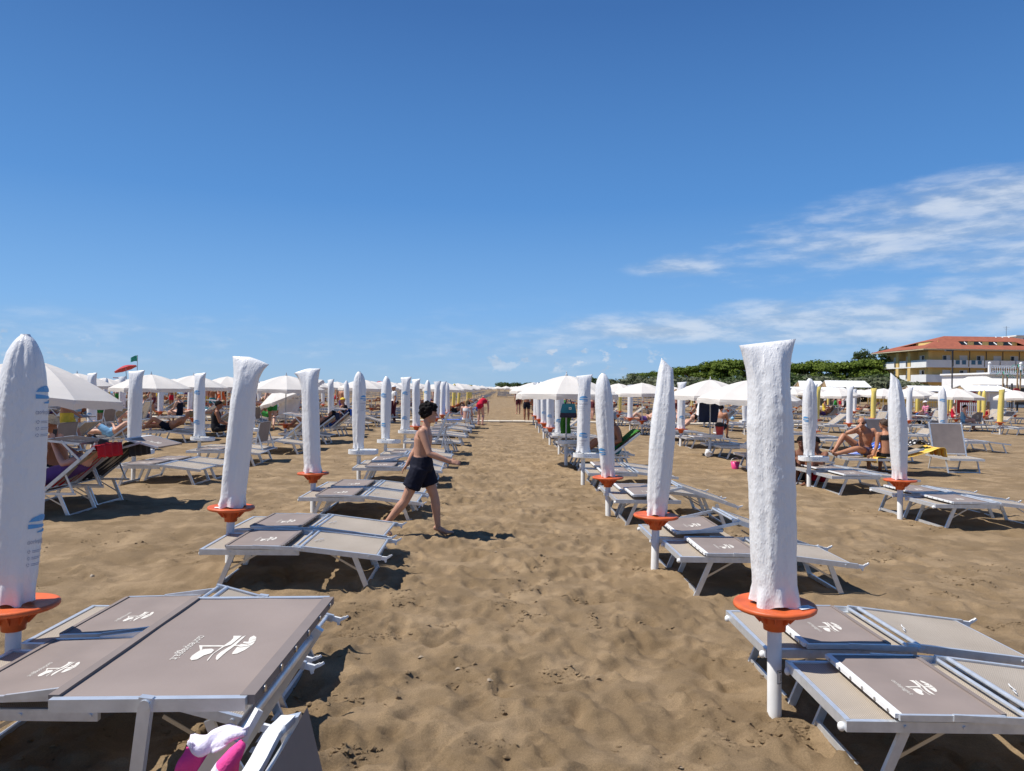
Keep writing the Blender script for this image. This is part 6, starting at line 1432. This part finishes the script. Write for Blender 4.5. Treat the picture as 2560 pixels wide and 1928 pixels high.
# pink and lilac cloth hanging from the near lounger with raised shade
def pink_towel():
    a = R(58); top = Vector((-1.75+.80+math.cos(a)*.78, 1.48, .31+math.sin(a)*.78)); root = empty('hanging_towel', (top.x-.015, top.y, top.z+.03)); tag(root, 'pink and lilac towel clipped to the lounger under the raised sunshade', 'towel')
    rel = lambda px, py, Y: P(px, py, Y)-root.location
    def sheet(top, bot, Y0, Y1, m, nm, sd):               # cloth between an upper and a lower hem, folded and bulging
        def pick(pl_, u):
            f = u*(len(pl_)-1); k = min(int(f), len(pl_)-2); f -= k; return pl_[k][0]+(pl_[k+1][0]-pl_[k][0])*f, pl_[k][1]+(pl_[k+1][1]-pl_[k][1])*f
        def fn(u, v):
            a_, b_ = pick(top, u), pick(bot, u); q = rel(a_[0]+(b_[0]-a_[0])*v, a_[1]+(b_[1]-a_[1])*v, Y0+(Y1-Y0)*v); return q+Vector((.003*math.sin(19*u+sd), -.016*math.sin(math.pi*min(1, v*1.1))*(1-.4*u)+.006*math.sin(9*u+4*v+sd), .004*math.sin(9*u+11*v+sd)))
        mb_ = MB(); mb_.grid(fn, 30, 18); o = mb_.build(nm, m, root); s_ = o.modifiers.new('t', 'SOLIDIFY'); s_.thickness = .004
    sheet([(472, 1848), (500, 1838), (535, 1826), (570, 1820), (617, 1824)], [(474, 1850), (512, 1894), (540, 1880), (575, 1850), (617, 1828)], 1.47, 1.435, 'lilac_cloth', 'towel_flap', 1.0)
    sheet([(474, 1850), (505, 1858), (540, 1860), (575, 1852), (610, 1838)], [(428, 1955), (465, 1985), (510, 1985), (545, 1985), (585, 1965)], 1.50, 1.49, 'pink_cloth', 'towel_body', 2.3)
    mb = MB(); mb.tube([rel(604, 1862, 1.43), rel(590, 1882, 1.41), rel(566, 1915, 1.40), rel(535, 1965, 1.40)], [.009, .015, .019, .019], 16); mb.build('towel_roll', 'pink_cloth', root)
    mb = MB(); mb.tube([rel(563, 1920, 1.40), rel(545, 1948, 1.40)], [.0200, .0200], 16); mb.build('towel_stripe', 'lilac_cloth', root)
    mb = MB(); mb.tube([(.055, -.035, -.005), (.035, -.07, -.05), (.01, -.075, -.10), (.03, -.05, -.13)], .009, 8); mb.bar((.05, -.03, 0), (.075, -.01, .05), .016, .012); mb.build('clip', 'white_plastic', root)
pink_towel()
# bag and green towel on the open landward parasol
lx, ly = polepos(0, 4); zz = gavg(lx, ly)
def beach_bag():
    root = empty('beach_bag', (lx+.03, ly-.12, zz+1.06)); tag(root, 'teal and navy beach bag hanging on the pole of the open parasol', 'bag')
    def shell(z0, z1, w0, w1, d, m, nm):
        mb = MB(); seg = 20; vs_ = []
        for z, w, dd in ((z0, w0*.94, d*.8), (z0+.02, w0, d), (z1, w1, d*.75)):
            for k in range(seg): t = 2*math.pi*k/seg; c, s = math.cos(t), math.sin(t); vs_.append((w*abs(c)**.5*(1 if c > 0 else -1), dd*abs(s)**.7*(1 if s > 0 else -1), z))
        mb.add(vs_, [(i*seg+k, i*seg+(k+1) % seg, (i+1)*seg+(k+1) % seg, (i+1)*seg+k) for i in range(2) for k in range(seg)], 0, True); mb.add(vs_[:seg], [tuple(range(seg))[::-1]]); mb.add(vs_[-seg:], [tuple(range(seg))]); return mb.build(nm, m, root)
    shell(0, .10, .185, .175, .07, 'bag_navy', 'bag_base'); body = shell(.10, .30, .175, .135, .062, 'bag_teal', 'bag_body')
    mb = MB(); mb.box((.03, -.068, .20), (.055, .006, .05)); mb.box((.03, -.072, .20), (.03, .004, .02), 1); mb.build('patch', ['paper', 'bag_teal'], body)
    for y in (-.04, .04): mb = MB(); mb.tube([(-.07, y, .29), (-.03, y*.6, .41), (.03, y*.6, .41), (.07, y, .29)], .008, 6); mb.build('strap', 'bag_navy', root)
beach_bag()
towel_path([(0, .32), (.01, .15), (.0, 0)], .01, 'towel_green', 'x', 'x', (0, 0, -50)); bpy.data.objects.remove(COL.objects[-1])
mb = MB(); mb.grid(lambda u, v: (.22*u+.01*math.sin(9*v), .02*math.sin(14*u+2*v), .42-.42*v), 16, 14); o = mb.build('hanging_towel', 'towel_green'); o.location = (lx-.12, ly+.10, zz+.70); sm = o.modifiers.new('t', 'SOLIDIFY'); sm.thickness = .006; tag(o, 'green towel hanging behind the teal bag on the parasol pole', 'towel')
# bucket bag on the tray, toy bucket, ball, plastic bag, cloths
def bucket(loc, r, h, m, label, lid=None, handle=None, nm='bucket'):
    root = empty(nm, loc); tag(root, label, nm.replace('_', ' ')); b = MB(); b.lathe([(r*.72, 0), (r, h), (r*.94, h), (r*.68, .01)], 20, caps=(True, True)); b.build('body', m, root)
    if lid: b = MB(); b.lathe([(r*1.02, h-.02), (r*1.04, h+.03), (r*.6, h+.08), (.01, h+.09)], 18); b.build('lid', lid, root)
    if handle: b = MB(); b.tube([(r*.98*math.cos(t), 0, h+.9*r*math.sin(t)) for t in [math.pi*k/10 for k in range(11)]], .005, 6); b.build('handle', handle, root)
lx, ly = polepos(1, 5); bucket((lx+.24, ly-.02, gavg(lx, ly)+.54), .115, .25, 'red_plastic', 'orange-red bucket bag with black top standing on the white tray', lid='dark_fabric')
c = G(1838, 1168); bucket((c.x, c.y, gavg(c.x, c.y)-.01), .10, .16, 'pink_plastic', 'small pink toy bucket standing on the sand', handle='white_plastic', nm='toy_bucket')
b = MB(); b.ball((0, 0, .11), .11, 16, 12); o = b.build('beach_ball', 'sky_plastic'); c = G(1831, 1052); o.location = (c.x, c.y, gavg(c.x, c.y)+.0); tag(o, 'light blue beach ball between the landward loungers', 'ball')
mb = MB(); mb.ball((0, 0, .12), (.10, .07, .15), 14, 12)
mb.v = [(x+.05*mnoise.noise(Vector((x, y, z))*24), y+.05*mnoise.noise(Vector((y, z, x))*24), max(0, z*.7+.06*mnoise.noise(Vector((z, x, y))*24))) for x, y, z in mb.v]; o = mb.build('plastic_bag', 'white_film'); c = G(1772, 1145); o.location = (c.x, c.y, gavg(c.x, c.y)); tag(o, 'crumpled white plastic bag lying by the open landward parasol', 'bag')
for (px, py, Y, w, h, m, lab) in ((1774, 1005, 19.5, .55, .55, 'towel_navy', 'navy towel hanging from the edge of the open parasol'), (978, 1002, 33.5, .22, .62, 'towel_maroon', 'maroon towel hanging among the seaward loungers'), (725, 996, 24.0, .75, .55, 'towel_pale', 'white cloth hung up as a windbreak in the second seaward row')):
    t = P(px, py, Y); mb = MB(); mb.grid(lambda u, v: (-w/2+w*u*(1-.15*v), .04*math.sin(9*u+3*v), -h*v), 14, 10); o = mb.build('hanging_towel', m); o.location = t; s = o.modifiers.new('t', 'SOLIDIFY'); s.thickness = .006; tag(o, lab, 'towel')
lx, ly = polepos(-1, 9); towel_path(recl_path(38, .1, .8, .15), .6, 'towel_blue', 'beach_towel', 'blue towel on a lounger of the seaward aisle row', (lx, ly-.4, .02))
# wheelchair with its user
def wheelchair():
    Y = 40.5; c = P(2312, 1040, Y); root = empty('wheelchair', (c.x, Y, .02)); tag(root, 'wheelchair standing on the sand near the huts', 'wheelchair')
    for y in (-.28, .28):
        w = MB(); n = 28
        w.tube([(.30*math.cos(2*math.pi*k/n), y, .30+.30*math.sin(2*math.pi*k/n)) for k in range(n+1)], .018, 6); wh = w.build('wheel', 'tyre', root)
        for k in range(8): s = MB(); a = k*math.pi/4; s.tube([(0, y, .30), (.29*math.cos(a), y, .30+.29*math.sin(a))], .004, 4); s.build('spoke', 'steel', wh)
        k = MB(); k.lathe([(.09, -.02), (.09, .02)], 14); kk = k.build('caster', 'tyre', root); kk.location = (-.45, y, .09); kk.rotation_euler = (R(90), 0, 0)
        f = MB(); f.bar((.22, y*.9, .95), (.15, y*.9, .40), .025, .025); f.bar((.15, y*.9, .48), (-.35, y*.9, .48), .025, .025); f.bar((-.35, y*.9, .48), (-.5, y*.9, .15), .02, .02); f.bar((.2, y*.9, .68), (-.2, y*.9, .68), .03, .03); f.build('frame', 'steel', root)
    b = MB(); b.box((-.08, 0, .48), (.45, .48, .04)); b.build('seat', 'cloth_navy', root); b = MB(); b.box((.18, 0, .74), (.03, .48, .42)); b.build('backrest', 'cloth_navy', root)
    J = {k: (V3(v)+V3((0, 0, .09))) for k, v in SIT.items() if k not in ('look', 'hup')}; J['look'] = SIT['look']; J['hup'] = SIT['hup']
    person(J, 'skin_light', [('shirt', 'pink'), ('trousers', 'blue')], ('cloth_white', 'hat'), 'person in pink shirt and white hat sitting in the wheelchair', s=.95, voxel=.013, fine=False, face=False, loc=(c.x+.08, Y, .0), rz=math.pi)
wheelchair()
# little things on the sand
srg = random.Random(3)
shm = MB(); shm.grid(lambda u, v: ((u-.5)*.05*(1-.4*v), (v-.5)*.045, .014*math.sin(math.pi*u)*math.sin(math.pi*min(1, v+.15))), 8, 6); shme = shm.mesh('shell', 'shell')
for px, py in ((1050, 1655), (1145, 1675), (1240, 1385), (1702, 1913), (230, 1441), (1225, 1725)):
    c = G(px, py); o = link('shell', shme); o.location = (c.x, c.y, gz(c.x, c.y)+.004); o.rotation_euler = (srg.gauss(0, .3), srg.gauss(0, .3), srg.uniform(0, 6.28)); o.scale = [srg.uniform(.5, .9)]*3; tag(o, 'small pale shell lying on the trampled sand', 'shell', 'shells on the sand')
# ------------------------------------------------------------------ drop prototypes that were never placed
for d in (mid_closed, mid_open, LST):
    for s in list(d.values()):
        if isinstance(s, Stamp) and not s.used:
            def kill(o):
                for c in list(o.children): kill(c)
                bpy.data.objects.remove(o)
            kill(s.p)
